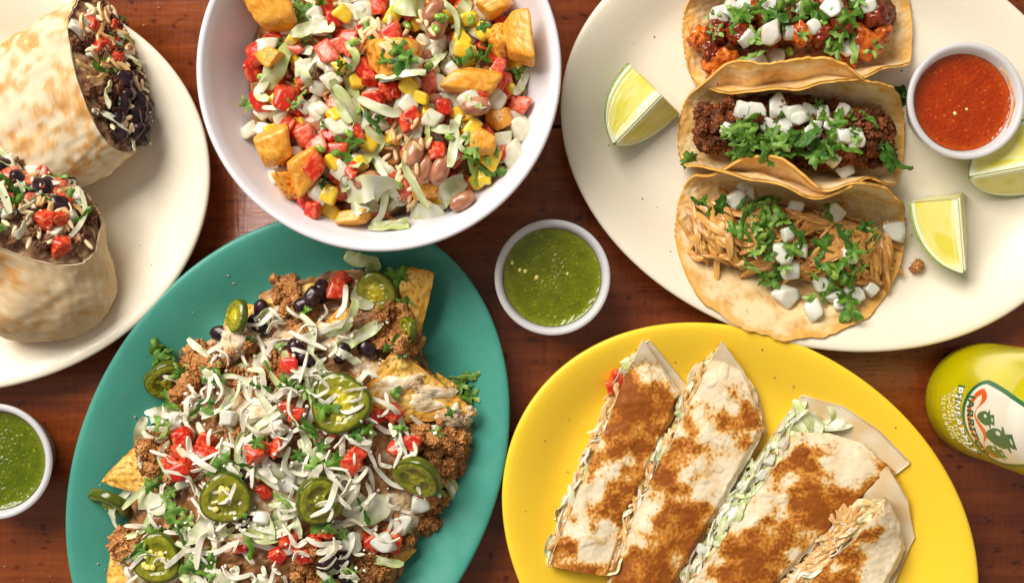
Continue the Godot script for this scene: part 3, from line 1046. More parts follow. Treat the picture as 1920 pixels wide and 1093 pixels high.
	# chopped cilantro
	var lv := [Vector2(722, 112), Vector2(746, 116), Vector2(766, 112), Vector2(890, 284), Vector2(905, 318), Vector2(930, 318), Vector2(888, 318), Vector2(560, 188), Vector2(545, 200), Vector2(700, 228), Vector2(715, 222), Vector2(572, 30), Vector2(600, 6), Vector2(905, 108), Vector2(915, 100), Vector2(885, 108), Vector2(610, 236), Vector2(640, 280), Vector2(660, 268), Vector2(470, 200), Vector2(520, 80), Vector2(610, 350), Vector2(860, 118), Vector2(640, 126), Vector2(906, 50), Vector2(970, 140), Vector2(880, 260), Vector2(745, 90), Vector2(560, 10), Vector2(560, 40), Vector2(690, 62), Vector2(930, 285), Vector2(880, 300)]
	leaves_on(H, t, lv)
	for i in 22:
		var q: Vector2 = inside.call(0.9)
		part("scallion", pick(K.scallion), M.wet, t, settle_px(H, q.x, q.y, Vector3(0.0055, 0.003, 0.0034), 0.6, 0.6, 0.0))
	# a few grains of rice on top
	for q in [[700, 58], [712, 72], [690, 84], [770, 236], [752, 240], [745, 268], [772, 266], [784, 282], [756, 300], [768, 320], [700, 42], [718, 50], [680, 66], [690, 50], [800, 70], [788, 40], [780, 58], [760, 338], [748, 326], [780, 380], [790, 372]]:
		for k in 2:
			xs.append(settle_px(H, q[0] + rng.randf_range(-22, 22), q[1] + rng.randf_range(-18, 18), Vector3(0.007, 0.0023, 0.0025), 0.4, 0.4, 0.1))
			cs.append(Color.WHITE.lerp(Color(1, 0.9, 0.78), rng.randf()))
	many("rice", K.rice[1], M.soft, t, xs, cs)

# ------------------------------------------------------------------ nachos
func chip_mesh(p0: Vector3, p1: Vector3, p2: Vector3, bow: float, sd: float) -> ArrayMesh:
	var n := (p1 - p0).cross(p2 - p0).normalized()
	if n.y < 0:
		n = -n
	var f := func(u: float, v: float) -> Vector3:
		var b1 := u * (1.0 - v)
		var b2 := u * v
		var b0 := 1.0 - u
		var p := p0 * b0 + p1 * b1 + p2 * b2
		var edge := minf(b0, minf(b1, b2)) * 3.0
		# rounded corners: pull far corners in
		var g := (p0 + p1 + p2) / 3.0
		var mx := maxf(b0, maxf(b1, b2))
		p = p.lerp(g, 0.10 * pow(mx, 8.0))
		var w := n3(p * 260.0 + Vector3(sd, 0, 0))
		p += (p - g) * 0.02 * n3(p * 180.0) * (1.0 - edge)
		return p + n * (bow * 4.0 * (edge * 0.33) * (1.0 - edge * 0.2) + 0.0007 * w + 0.0010 * sst(0.25, 0.6, n3(p * 120.0 + Vector3(0, sd, 0))))
	var cf := func(u: float, v: float, top: bool, p: Vector3) -> Color:
		var q := C(222, 168, 72).lerp(C(240, 204, 120), clampf(0.5 + 0.8 * n3(p * 90.0 + Vector3(sd, 0, 0)), 0, 1))
		q = q.lerp(C(172, 104, 34), 0.75 * sst(0.3, 0.62, n3(p * 420.0 + Vector3(0, sd, 0))))
		var b0 := 1.0 - u
		var edge := minf(b0, minf(u * (1 - v), u * v)) * 3.0
		q = q.lerp(C(206, 138, 46), 0.5 * (1.0 - sst(0.0, 0.16, edge)))
		return q if top else q.lerp(C(200, 140, 50), 0.4)
	return slab(46, 46, f, 0.0019, cf)

func jalapeno(R: float, t: float, sd: float, core: float) -> ArrayMesh:
	var v := PackedVector3Array()
	var c := PackedColorArray()
	var idx := PackedInt32Array()
	var na := 72
	var nr := 22
	var rows := nr + 6
	for i in na:
		var th := TAU * i / na
		var rr := R * (1.0 + 0.05 * cos(3.0 * th + sd) + 0.03 * n3(Vector3(cos(th), sin(th), sd)))
		for j in rows:
			var r: float
			var y: float
			var q: Color
			if j <= nr:
				r = float(j) / nr
				var sep := pow(absf(cos(1.5 * th + sd)), 14.0)
				var ch := sst(0.22, 0.34, r) * (1.0 - sst(0.56, 0.68, r)) * (1.0 - sep * 0.9)
				y = t * 0.5 - 0.0016 * ch * (1.0 - 0.6 * core) + 0.0003 * n3(Vector3(r * cos(th), sd, r * sin(th)) * 5.0) - 0.0008 * sst(0.86, 1.0, r)
				q = C(120, 124, 26).lerp(C(146, 142, 44), clampf(0.5 + n3(Vector3(r * cos(th), r * sin(th), sd) * 3.0), 0, 1))
				var cc := C(206, 190, 30).lerp(C(186, 172, 52), clampf(0.5 + n3(Vector3(r * cos(th), r * sin(th), sd) * 6.0), 0, 1))
				q = q.lerp(cc, (1.0 - sst(0.34, 0.56, r + 0.1 * n3(Vector3(cos(th), sin(th), sd) * 3.0))) * core)
				q = q.lerp(C(84, 84, 18), 0.7 * ch * (1.0 - core * 0.9))
				q = q.lerp(C(66, 78, 16), sst(0.9, 0.99, r))
			else:
				var k := float(j - nr) / 5.0
				r = 1.0 + 0.05 * sin(k * PI)
				y = lerpf(t * 0.5 - 0.0008, -t * 0.5, k)
				if j == rows - 1:
					r = 0.0
				q = C(74, 86, 18).lerp(C(108, 112, 30), clampf(0.5 + n3(Vector3(cos(th) * 2, k, sin(th) * 2)), 0, 1))
			v.append(Vector3(rr * r * cos(th), y, rr * r * sin(th)))
			c.append(q)
	for i in na:
		var i2 := (i + 1) % na
		for j in rows - 1:
			var p0 := i * rows + j
			var p1 := i2 * rows + j
			idx.append_array([p0, p0 + 1, p1 + 1, p0, p1 + 1, p1])
	return commit(v, c, idx)

func nachos() -> void:
	var ol := PackedVector2Array([Vector2(470, 555), Vector2(560, 515), Vector2(640, 500), Vector2(730, 515), Vector2(790, 560), Vector2(785, 640), Vector2(800, 690), Vector2(850, 750), Vector2(890, 800), Vector2(880, 850), Vector2(850, 890), Vector2(830, 950), Vector2(790, 1000), Vector2(770, 1040), Vector2(740, 1110), Vector2(690, 1180), Vector2(540, 1240), Vector2(330, 1220), Vector2(215, 1120), Vector2(225, 1000), Vector2(215, 940), Vector2(250, 860), Vector2(285, 780), Vector2(310, 720), Vector2(360, 650), Vector2(420, 620)])
	var wl := PackedVector2Array()
	for q in ol:
		var p := P(q.x, q.y, 0.02)
		wl.append(Vector2(p.x, p.z))
	var fc := P(530, 850, 0.02)
	var edge := func(x: float, z: float) -> float:   # distance inside the outline, negative outside
		var p := Vector2(x, z)
		var dm := 1.0
		for i in wl.size():
			var q := Geometry2D.get_closest_point_to_segment(p, wl[i], wl[(i + 1) % wl.size()])
			dm = minf(dm, p.distance_to(q))
		return dm if Geometry2D.is_point_in_polygon(p, wl) else -dm
	var mound := func(x: float, z: float) -> float:
		var d: float = edge.call(x, z) + 0.004 * n3(Vector3(x, 0, z) * 60.0)
		if d <= 0.0:
			return 0.0082 + d * 0.8
		var k := sst(0.0, 0.055, d)
		return 0.0095 + 0.011 * sst(0.0, 0.010, d) + 0.019 * k + 0.0028 * n3(Vector3(x, 1, z) * 55.0)
	var t := thing("nacho_topping", Vector3(fc.x, PLATE_FLOOR, fc.z), "heap of ground beef, cheese, tomato and lettuce over the chips on the teal platter", "nachos")
	var H := heap(fc.x - 0.12, fc.z - 0.125, fc.x + 0.13, fc.z + 0.13, mound)
	var floor_f := func(x: float, z: float) -> float: return 0.0
	# the beef and melted cheese mass
	var pool := [Vector3(455, 640, 60), Vector3(560, 615, 60), Vector3(700, 1000, 50), Vector3(740, 960, 50), Vector3(640, 640, 40), Vector3(470, 760, 60), Vector3(300, 1050, 60), Vector3(480, 930, 50)]
	var f := func(u: float, v: float) -> Vector3:
		var th := TAU * v
		var dir := Vector2(cos(th), sin(th))
		# outline reach along this direction
		var lo := 0.0
		var hi := 0.16
		for k in 9:
			var m := (lo + hi) * 0.5
			if Geometry2D.is_point_in_polygon(Vector2(fc.x, fc.z) + dir * m, wl):
				lo = m
			else:
				hi = m
		var r := lo * u
		var x := fc.x + dir.x * r
		var z := fc.z + dir.y * r
		var y := H.at(x, z)
		y += (0.0016 * n3(Vector3(x, 0, z) * 190.0) + 0.0011 * n3(Vector3(x, 2, z) * 460.0))
		return Vector3(x, maxf(y, 0.0088), z)
	var cf := func(_u, _v, _top, p: Vector3) -> Color:
		var q := C(140, 92, 52).lerp(C(186, 136, 90), clampf(0.5 + 1.1 * n3(p * 210.0), 0, 1))
		var px := 960.0 + p.x / (SC * (CH - p.y) / CH)
		var py := 546.5 + p.z / (SC * (CH - p.y) / CH)
		var k := 0.0
		for w in pool:
			k = maxf(k, 1.0 - Vector2(px - w.x, py - w.y).length() / w.z)
		k = sst(0.15, 0.6, k + 0.5 * n3(p * 70.0))
		q = q.lerp(C(222, 196, 158), k)
		return q.lerp(C(92, 60, 36), sst(0.32, 0.6, n3(p * 75.0 + Vector3(9, 9, 9))) * (1.0 - k))
	part("beef_and_melted_cheese", slab(110, 240, f, 0.004, cf, 0, Vector3.ZERO, true), M.meat, t)
	# chips: three corners [x, y, height], bow, label
	var chips := [
		[[740, 502, .030], [818, 508, .034], [772, 690, .012], 0.003, "upright tortilla chip behind the jalapeno ring at the nachos' upper right"],
		[[738, 648, .043], [908, 782, .027], [640, 800, .034], 0.002, "broad cheesy tortilla chip pointing to the right edge of the nachos"],
		[[182, 905, .022], [275, 812, .025], [318, 940, .027], 0.002, "bare yellow tortilla chip sticking out at the nachos' left"],
		[[790, 1028, .019], [660, 1130, .021], [650, 1010, .030], 0.001, "tortilla chip with its corner out at the nachos' lower right"],
		[[486, 566, .021], [592, 526, .023], [570, 620, .030], 0.003, "tortilla chip between black beans at the nachos' top"],
		[[652, 560, .041], [664, 612, .041], [596, 618, .036], 0.001, "small broken chip tip standing at the top middle of the nachos"],
		[[426, 578, .036], [462, 640, .036], [404, 690, .028], 0.001, "thin chip tip under stringy cheese at the nachos' upper left"],
		[[212, 985, .019], [195, 1110, .021], [330, 1080, .028], 0.001, "tortilla chip under the seeded jalapeno at the lower left corner of the nachos"],
		[[815, 696, .023], [858, 722, .021], [842, 765, .020], 0.002, "curled chip peeping out behind the broad cheesy chip"],
		[[440, 565, .019], [490, 575, .020], [470, 625, .025], 0.001, "chip corner beside the upright jalapeno at the nachos' upper left"]]
	for i in chips.size():
		var q = chips[i]
		var p0 := P(q[0][0], q[0][1], q[0][2])
		var p1 := P(q[1][0], q[1][1], q[1][2])
		var p2 := P(q[2][0], q[2][1], q[2][2])
		var g := (p0 + p1 + p2) / 3.0
		solid("tortilla_chip", chip_mesh(p0 - g, p1 - g, p2 - g, q[3], i * 3.3), M.chip, q[4], "tortilla chip", g, "tortilla chips of the nachos")
		for k in 170:
			var u := rng.randf()
			var w := rng.randf()
			if u + w > 1.0:
				u = 1.0 - u
				w = 1.0 - w
			var s := p0 + (p1 - p0) * u + (p2 - p0) * w
			H.raise(s.x, s.z, 0.003, s.y + 0.0024)
	# melted cheese sauce, run flat over the heap
	for q in [[452, 640, 62, 46], [560, 612, 60, 30], [765, 735, 74, 34], [735, 972, 52, 50], [700, 1030, 40, 40], [640, 640, 34, 36], [300, 1068, 60, 30], [360, 655, 30, 24], [480, 780, 60, 50], [850, 780, 36, 22], [520, 940, 70, 40], [690, 690, 30, 24]]:
		var sd: float = q[0] * 0.13
		var pf := func(u: float, v: float) -> Vector3:
			var th := TAU * v
			var r := u * (1.0 + 0.35 * n3(Vector3(cos(th) * 1.6, sin(th) * 1.6, sd)))
			var g := ground(H, q[0] + q[2] * r * cos(th), q[1] + q[3] * r * sin(th), 0.0)
			g.y = H.rest(g.x, g.z, 0.0034, 0.6) + 0.0022 * (1.0 - pow(u, 4.0)) - 0.0011 + 0.0006 * n3(g * 200.0)
			return g
		part("melted_cheese", slab(18, 60, pf, 0.0012, func(u, _v, _t, p: Vector3): return C(226, 200, 160).lerp(C(238, 222, 194), clampf(0.5 + n3(p * 110.0), 0, 1)).lerp(C(196, 146, 92), 0.7 * sst(0.15, 0.5, n3(p * 170.0 + Vector3(sd, 0, 0)) + 0.3 * (u - 0.6))), 0, Vector3.ZERO, true), M.cheese_melt, t)
	# ground beef crumbs
	var xs := [[], [], []]
	var cs := [[], [], []]
	var cl := [[372, 680, 36, 60], [350, 738, 26, 36], [282, 838, 26, 40], [305, 862, 40, 70], [842, 850, 42, 90], [818, 962, 36, 70], [730, 610, 42, 70], [756, 636, 28, 40], [536, 548, 26, 24], [680, 1070, 50, 80], [560, 590, 40, 40], [470, 690, 50, 40], [240, 1020, 30, 50], [600, 1075, 50, 50], [812, 822, 40, 40], [540, 700, 40, 20], [800, 890, 30, 40], [745, 1000, 30, 20], [460, 860, 60, 40]]
	for q in cl:
		for i in q[3]:
			var a := rng.randf() * TAU
			var r: float = sqrt(rng.randf()) * q[2]
			var xf := settle_px(H, q[0] + r * cos(a), q[1] + r * sin(a), Vector3(0.0055, 0.0045, 0.005), 2.0, 0.2, 0.25).scaled_local(Vector3.ONE * rng.randf_range(0.55, 1.25))
			var k: int = i % 3
			xs[k].append(xf)
			cs[k].append(C(224, 164, 100).lerp(C(178, 118, 64), rng.randf()))
	for k in 3:
		many("ground_beef", K.crumb[k], M.tint, t, xs[k], cs[k])
	# black beans
	for q in [[492, 582], [484, 606], [570, 572], [602, 545], [588, 556], [556, 655], [575, 672], [642, 1050], [650, 1082], [410, 626], [640, 662], [760, 828], [690, 655], [452, 900], [615, 1052]]:
		part("black_bean", pick(K.black), M.bean, t, settle_px(H, q[0], q[1], Vector3(0.0125, 0.0082, 0.0086), 0.3, 0.4, 0.2))
	# lettuce shreds, long ones as seen and short ones thrown
	var lt := [
		[9.0, 0.3, [Vector2(440, 862), Vector2(500, 884), Vector2(560, 892), Vector2(604, 880)]],
		[7.0, 0.45, [Vector2(620, 664), Vector2(655, 640), Vector2(690, 620), Vector2(716, 602)]],
		[15.0, 0.08, [Vector2(640, 902), Vector2(656, 940), Vector2(690, 958), Vector2(728, 940)]],
		[12.0, 0.1, [Vector2(230, 925), Vector2(270, 935), Vector2(310, 955)]],
		[8.0, 0.1, [Vector2(256, 815), Vector2(282, 780), Vector2(340, 770)]],
		[8.0, 0.2, [Vector2(420, 700), Vector2(470, 690), Vector2(510, 660)]],
		[9.0, 0.05, [Vector2(430, 640), Vector2(470, 620), Vector2(500, 596)]],
		[11.0, 0.7, [Vector2(470, 985), Vector2(500, 1000), Vector2(540, 985)]],
		[7.0, 0.7, [Vector2(300, 800), Vector2(330, 790), Vector2(368, 772)]],
		[6.0, 0.5, [Vector2(570, 660), Vector2(600, 690), Vector2(608, 720)]],
		[6.0, 0.1, [Vector2(700, 575), Vector2(668, 560), Vector2(690, 520)]],
		[7.0, 0.35, [Vector2(330, 900), Vector2(360, 880), Vector2(400, 880)]],
		[8.0, 0.3, [Vector2(400, 960), Vector2(370, 1000), Vector2(340, 1010)]],
		[6.0, 0.8, [Vector2(640, 480), Vector2(668, 484), Vector2(700, 492)]]]
	for i in lt.size():
		var q = lt[i]
		part("lettuce_shred", lettuce_strip(lay(H, q[2], 0.0018, 0.002), q[0] * 0.001, i * 3.7 + 1.0, q[1], 22), M.lettuce, t)
	var bare := [PackedVector2Array([Vector2(725, 640), Vector2(915, 785), Vector2(800, 800), Vector2(700, 740)]), PackedVector2Array([Vector2(760, 495), Vector2(825, 500), Vector2(800, 690), Vector2(768, 690)]), PackedVector2Array([Vector2(175, 910), Vector2(270, 805), Vector2(305, 850), Vector2(255, 940)])]
	var inside := func() -> Vector2:
		for k in 60:
			var q := Vector2(rng.randf_range(230, 850), rng.randf_range(580, 1230))
			var on := false
			for b in bare:
				on = on or Geometry2D.is_point_in_polygon(q, b)
			if Geometry2D.is_point_in_polygon(q, ol) and not on:
				return q
		return Vector2(540, 850)
	# how thickly a spot is topped: the middle band is, the rim less
	var dens := func(q: Vector2) -> float:
		var c := Vector2((q.x - 500.0) / 270.0, (q.y - 870.0) / 330.0)
		return 1.35 - c.length()
	for i in 135:
		var q: Vector2 = inside.call()
		if dens.call(q) < rng.randf() * 0.7:
			continue
		part("lettuce_shred", pick(K.lettuce), M.lettuce, t, settle_px(H, q.x, q.y, Vector3(0.016, 0.003, 0.006), 0.35, 0.5, 0.0))
	for q in [[340, 846], [386, 828], [376, 856], [322, 872], [398, 848], [540, 682], [540, 764], [556, 776], [490, 842], [520, 836], [476, 850], [672, 850], [744, 842], [770, 832], [735, 776], [496, 922], [428, 936], [640, 526], [632, 540], [566, 1042], [520, 1042], [696, 1014], [732, 1016], [800, 920], [780, 898], [540, 1010], [612, 1000], [350, 820], [660, 865], [620, 800], [345, 880], [590, 1010], [450, 1020], [700, 780]]:
		part("tomato_dice", pick(K.tomato), M.juicy, t, settle_px(H, q[0], q[1], Vector3(0.0115, 0.0085, 0.0105), 0.4, 0.4, 0.2).scaled_local(Vector3.ONE * rng.randf_range(0.85, 1.2)))
	for i in 16:
		var q: Vector2 = inside.call()
		part("onion_dice", pick(K.onion), M.onion, t, settle_px(H, q.x, q.y, Vector3(0.0112, 0.0062, 0.0098), 0.5, 0.4, 0.2))
	# jalapeno slices: [x, y, radius px, thickness mm, tilt about x, tilt about z, core, seeds, label]
	var jl := [
		[638, 756, 54, 6.0, -0.10, 0.08, 1.0, 3, "large jalapeno slice with a bright yellow core in the middle of the nachos"],
		[706, 548, 39, 5.0, 0.10, 0.16, 1.0, 0, "dark rimmed jalapeno slice against the upright chip at the nachos' top right"],
		[600, 936, 43, 9.0, 0.16, -0.34, 0.15, 0, "thick jalapeno slice with hollow dark chambers below the middle of the nachos"],
		[420, 936, 46, 6.0, 0.12, -0.12, 0.45, 4, "jalapeno ring with a tomato bit inside and cilantro on top, left of the thick slice"],
		[298, 1044, 46, 6.5, 0.06, 0.10, 0.5, 7, "jalapeno slice full of pale seeds at the nachos' lower left"],
		[782, 894, 47, 6.5, 0.75, 0.35, 0.3, 0, "tilted jalapeno slice standing on edge at the nachos' right"],
		[312, 714, 40, 7.0, 0.55, -0.25, 0.2, 0, "jalapeno end piece lying on the teal rim at the nachos' left"],
		[452, 592, 31, 5.0, -0.2, 0.85, 1.0, 0, "jalapeno slice standing on edge beside black beans at the nachos' upper left"],
		[214, 938, 42, 7.0, 1.05, 0.35, 0.4, 1, "jalapeno slice poking out under the bare chip at the nachos' left"],
		[766, 618, 26, 5.0, 0.2, 1.1, 0.2, 0, "jalapeno strip half hidden inside the upright chip"]]
	for i in jl.size():
		var q = jl[i]
		var R: float = q[2] * SC * 0.955
		var g := ground(H, q[0], q[1], 0.003)
		var lean := maxf(absf(q[4]), absf(q[5]))
		g.y = H.rest(g.x, g.z, R * 0.8, 0.4) + 0.0028 + R * sin(lean) * 0.40
		if i == 6 or i == 8:
			g.y = 0.0135 + R * sin(lean) * 0.4
		var o := thing("jalapeno_slice", g, q[8], "jalapeno slice", "jalapeno slices on the nachos")
		var bs := Basis(Vector3.RIGHT, q[4]) * Basis(Vector3.BACK, q[5]) * Basis(Vector3.UP, i * 1.3)
		part("flesh", jalapeno(R, q[3] * 0.001, i * 1.9, q[6]), M.wet, o, Transform3D(bs, g))
		for k in q[7]:
			var a := rng.randf() * TAU
			var r := R * rng.randf_range(0.3, 0.55)
			part("seed", seed_mesh(), M.wet, o, Transform3D(bs * rnd_basis(0.3), g + bs * Vector3(r * cos(a), q[3] * 0.0005 - 0.0002, r * sin(a))))
		if lean < 0.5:
			H.raise(g.x, g.z, R * 0.9, g.y + q[3] * 0.0005)
	# cheese: long strands as seen
	var st := [
		[3.2, [Vector2(452, 718), Vector2(476, 752), Vector2(520, 742), Vector2(560, 704), Vector2(606, 690)]],
		[2.6, [Vector2(690, 742), Vector2(738, 766), Vector2(756, 800), Vector2(776, 846), Vector2(766, 858), Vector2(750, 842), Vector2(742, 812), Vector2(722, 808), Vector2(690, 784)]],
		[3.0, [Vector2(480, 646), Vector2(540, 640), Vector2(600, 622), Vector2(662, 598)]],
		[3.2, [Vector2(440, 1004), Vector2(500, 1024), Vector2(540, 1034), Vector2(575, 1012)]],
		[3.0, [Vector2(584, 700), Vector2(566, 746), Vector2(550, 796)]],
		[2.8, [Vector2(604, 722), Vector2(590, 762), Vector2(574, 804)]],
		[2.4, [Vector2(350, 1032), Vector2(400, 1036), Vector2(440, 1018), Vector2(484, 1012), Vector2(540, 1000)]],
		[2.2, [Vector2(700, 872), Vector2(738, 908), Vector2(790, 916)]],
		[2.6, [Vector2(650, 480 + 55), Vector2(646, 572), Vector2(630, 596)]],
		[2.6, [Vector2(488, 812), Vector2(520, 800), Vector2(545, 812), Vector2(530, 838)]],
		[2.4, [Vector2(264, 836), Vector2(262, 878)]],
		[2.4, [Vector2(655, 880), Vector2(690, 880), Vector2(700, 920)]],
		[2.4, [Vector2(580, 1000), Vector2(600, 1020), Vector2(640, 1015)]],
		[2.2, [Vector2(770, 780), Vector2(800, 800), Vector2(840, 795), Vector2(868, 790)]],
		[2.4, [Vector2(300, 985), Vector2(270, 1020), Vector2(222, 1060)]]]
	var chz := func(s: float, a: float) -> Color: return C(236, 224, 196).lerp(C(247, 242, 228), clampf(0.5 + 1.2 * n3(Vector3(s * 6, a, 2)), 0, 1))
	for q in st:
		part("cheese_shred", ribbon(lay(H, q[1], 0.0016, 0.001), q[0] * 0.00115, 0.0009, rng.randf_range(-0.3, 0.3), rng.randf_range(-0.9, 0.9), 36, chz, 0.6, 0.05, 0.0), M.cheese, t)
	for i in 262:
		var q: Vector2 = inside.call()
		if dens.call(q) < rng.randf() * 0.75:
			continue
		part("cheese_shred", pick(K.cheese), M.cheese, t, settle_px(H, q.x, q.y, Vector3(0.014, 0.002, 0.004), 0.3, 0.5, -0.1).scaled_local(Vector3.ONE * rng.randf_range(0.7, 1.25)))
	var lv := []
	for q in [[390, 700], [412, 720], [402, 750], [410, 770], [398, 690], [380, 760], [578, 800], [590, 815], [602, 838], [560, 850], [620, 870], [636, 860], [405, 880], [418, 868], [440, 900], [330, 985], [345, 1000], [352, 975], [360, 1060], [380, 1070], [395, 1050], [620, 985], [530, 935], [505, 690], [450, 960], [740, 650], [300, 1000], [760, 570], [748, 520], [590, 870], [480, 830], [690, 800], [740, 735], [845, 775], [315, 930], [420, 980], [600, 980], [340, 700], [645, 1000], [460, 870], [570, 730]]:
		lv.append(Vector2(q[0], q[1]))
	leaves_on(H, t, lv)
	for i in 34:
		var q: Vector2 = inside.call()
		if q.y < 1110:
			leaves_on(H, t, [q])
	# crumbled white cheese
	xs = [[]]
	cs = [[]]
	for i in 300:
		var q: Vector2 = inside.call()
		if dens.call(q) < rng.randf() * 0.8:
			continue
		xs[0].append(settle_px(H, q.x, q.y, Vector3(0.0014, 0.0014, 0.0014), 2.0, 0.5, 0.1).scaled_local(Vector3.ONE * rng.randf_range(0.15, 0.42)))
		cs[0].append(Color(0.97, 0.955, 0.90))
	var cm := lump(Vector3(0.0058, 0.0042, 0.005), 4.0, 0.3, 1.6, 5.0, 5, func(_p, _d): return Color.WHITE)
	many("cheese_crumbs", cm, M.tint, t, xs[0], cs[0])

func seed_mesh() -> ArrayMesh:
	if not K.has("seed"):
		K.seed = lump(Vector3(0.0036, 0.0016, 0.003), 2.2, 0.1, 1.0, 1.0, 5, mixer(C(226, 210, 90), C(240, 230, 150), 1.0, 2.0))
	return K.seed

# ------------------------------------------------------------------ tacos
func corn_tortilla(p: Vector3, sd: float, top: bool, rim: float) -> Color:
	var n1 := n3(p * 70.0 + Vector3(sd, 0, 0))
	var n2 := n3(p * 260.0 + Vector3(0, sd, 0))
	var n4 := n3(p * 800.0)
	var q := C(238, 212, 164).lerp(C(214, 172, 112), clampf(0.35 + 0.8 * n1 + 0.35 * n2, 0, 1))
	if not top:
		q = C(232, 176, 82).lerp(C(222, 158, 66), clampf(0.5 + n1, 0, 1))
	q = q.lerp(C(176, 118, 62), 0.35 * sst(0.40, 0.8, n2 * 0.7 + n4 * 0.6 + 0.3 * n1))
	return q.lerp(C(228, 170, 82), 0.7 * sst(0.90, 0.99, rim + 0.04 * n1 + 0.03 * n2))

func taco_shell(t: Node3D, at: Vector3, turn: float, R: float, b: float, rho: float, ab: float, af: float, sd: float, bf := -1.0, rf := -1.0) -> Callable:
	var cross := func(d: float, A: float, front: bool) -> Vector2:
		var bb := bf if front and bf > 0.0 else b
		var ro := rf if front and rf > 0.0 else rho
		if d < bb:
			return Vector2(d, 0)
		var th := minf((d - bb) / ro, A)
		var q := Vector2(bb + ro * sin(th), ro * (1.0 - cos(th)))
		var e := d - bb - ro * A
		if e > 0.0:
			q += Vector2(cos(A), sin(A)) * e
		return q
	var bs := Basis(Vector3.UP, -turn)
	var f := func(u: float, v: float) -> Vector3:
		var uu := sin((u - 0.5) * PI) * 0.997
		var L := R * sqrt(maxf(1.0 - uu * uu, 0.0)) * (1.0 + 0.02 * n3(Vector3(uu * 3.0, sd, 1)) + 0.012 * n3(Vector3(uu * 13.0, sd, v)))
		var s := (v * 2.0 - 1.0) * L
		var A := ab if s < 0 else af
		A *= 1.0 + 0.2 * n3(Vector3(uu * 1.5, sd, 5.0 + signf(s)))
		var q: Vector2 = cross.call(absf(s), A, s > 0.0)
		var p := Vector3(uu * R, q.y + 0.0019, signf(s) * q.x)
		p.y += 0.0022 * n3(Vector3(p.x, s, sd) * 60.0) * sst(0.0, 0.03, absf(s)) + 0.0005 * n3(Vector3(p.x, s, sd) * 260.0)
		p.z += 0.0030 * n3(Vector3(uu * 2.2, s * 20.0, sd + 9.0)) * sst(0.01, 0.05, absf(s))
		# the ends curl up a little
		p.y += 0.0025 * pow(absf(uu), 6.0)
		var w: Vector3 = at + bs * p
		w.y = maxf(w.y, dish_y("tacos", w.x, w.z) + 0.0021)
		return w
	var cf := func(u: float, v: float, top: bool, p: Vector3) -> Color:
		var uu := sin((u - 0.5) * PI)
		var rim := Vector2(uu, (v * 2.0 - 1.0) * sqrt(maxf(1.0 - uu * uu, 0.0))).length()
		return corn_tortilla(p, sd, top, rim)
	part("tortilla", slab(150, 150, f, 0.0014, cf, 0), M.bread, t)
	return f

func taco_heap(at: Vector3, turn: float, len_: float, w0: float, w1: float, hgt: float, sd: float, m0 := Color(0.36, 0.19, 0.09), m1 := Color(0.55, 0.31, 0.16), front_rise := 0.0) -> Array:
	var bs := Basis(Vector3.UP, -turn)
	var inv := bs.inverse()
	var fn := func(x: float, z: float) -> float:
		var q := inv * Vector3(x - at.x, 0, z - at.z)
		var u := q.x / len_
		var w := (q.z - (w0 + w1) * 0.5) / ((w1 - w0) * 0.5)
		var k := (1.0 - pow(absf(u), 3.0)) * (1.0 - pow(absf(w), 2.2))
		var y := at.y + 0.003 + front_rise * maxf(q.z - 0.024, 0.0)
		if k > 0.0 and absf(u) < 1.0 and absf(w) < 1.0:
			y += hgt * pow(k, 0.6) * (1.0 + 0.25 * n3(Vector3(x, sd, z) * 80.0))
		return y
	var mesh := slab(80, 36, func(u: float, v: float) -> Vector3:
		var q := bs * Vector3((u * 2.0 - 1.0) * len_ * 0.93, 0, (w0 + w1) * 0.5 + (v - 0.5) * (w1 - w0) * 0.96 * sqrt(maxf(0.03, 1.0 - pow(absf(u * 2.0 - 1.0), 2.4)))) + at
		q.y = fn.call(q.x, q.z) + 0.0012 * n3(Vector3(q.x, 1, q.z) * 300.0)
		return q, 0.002, func(_u, _v, _t, p: Vector3): return m0.lerp(m1, clampf(0.5 + n3(p * 200.0), 0, 1)))
	return [heap(at.x - 0.08, at.z - 0.08, at.x + 0.08, at.z + 0.08, fn), mesh]

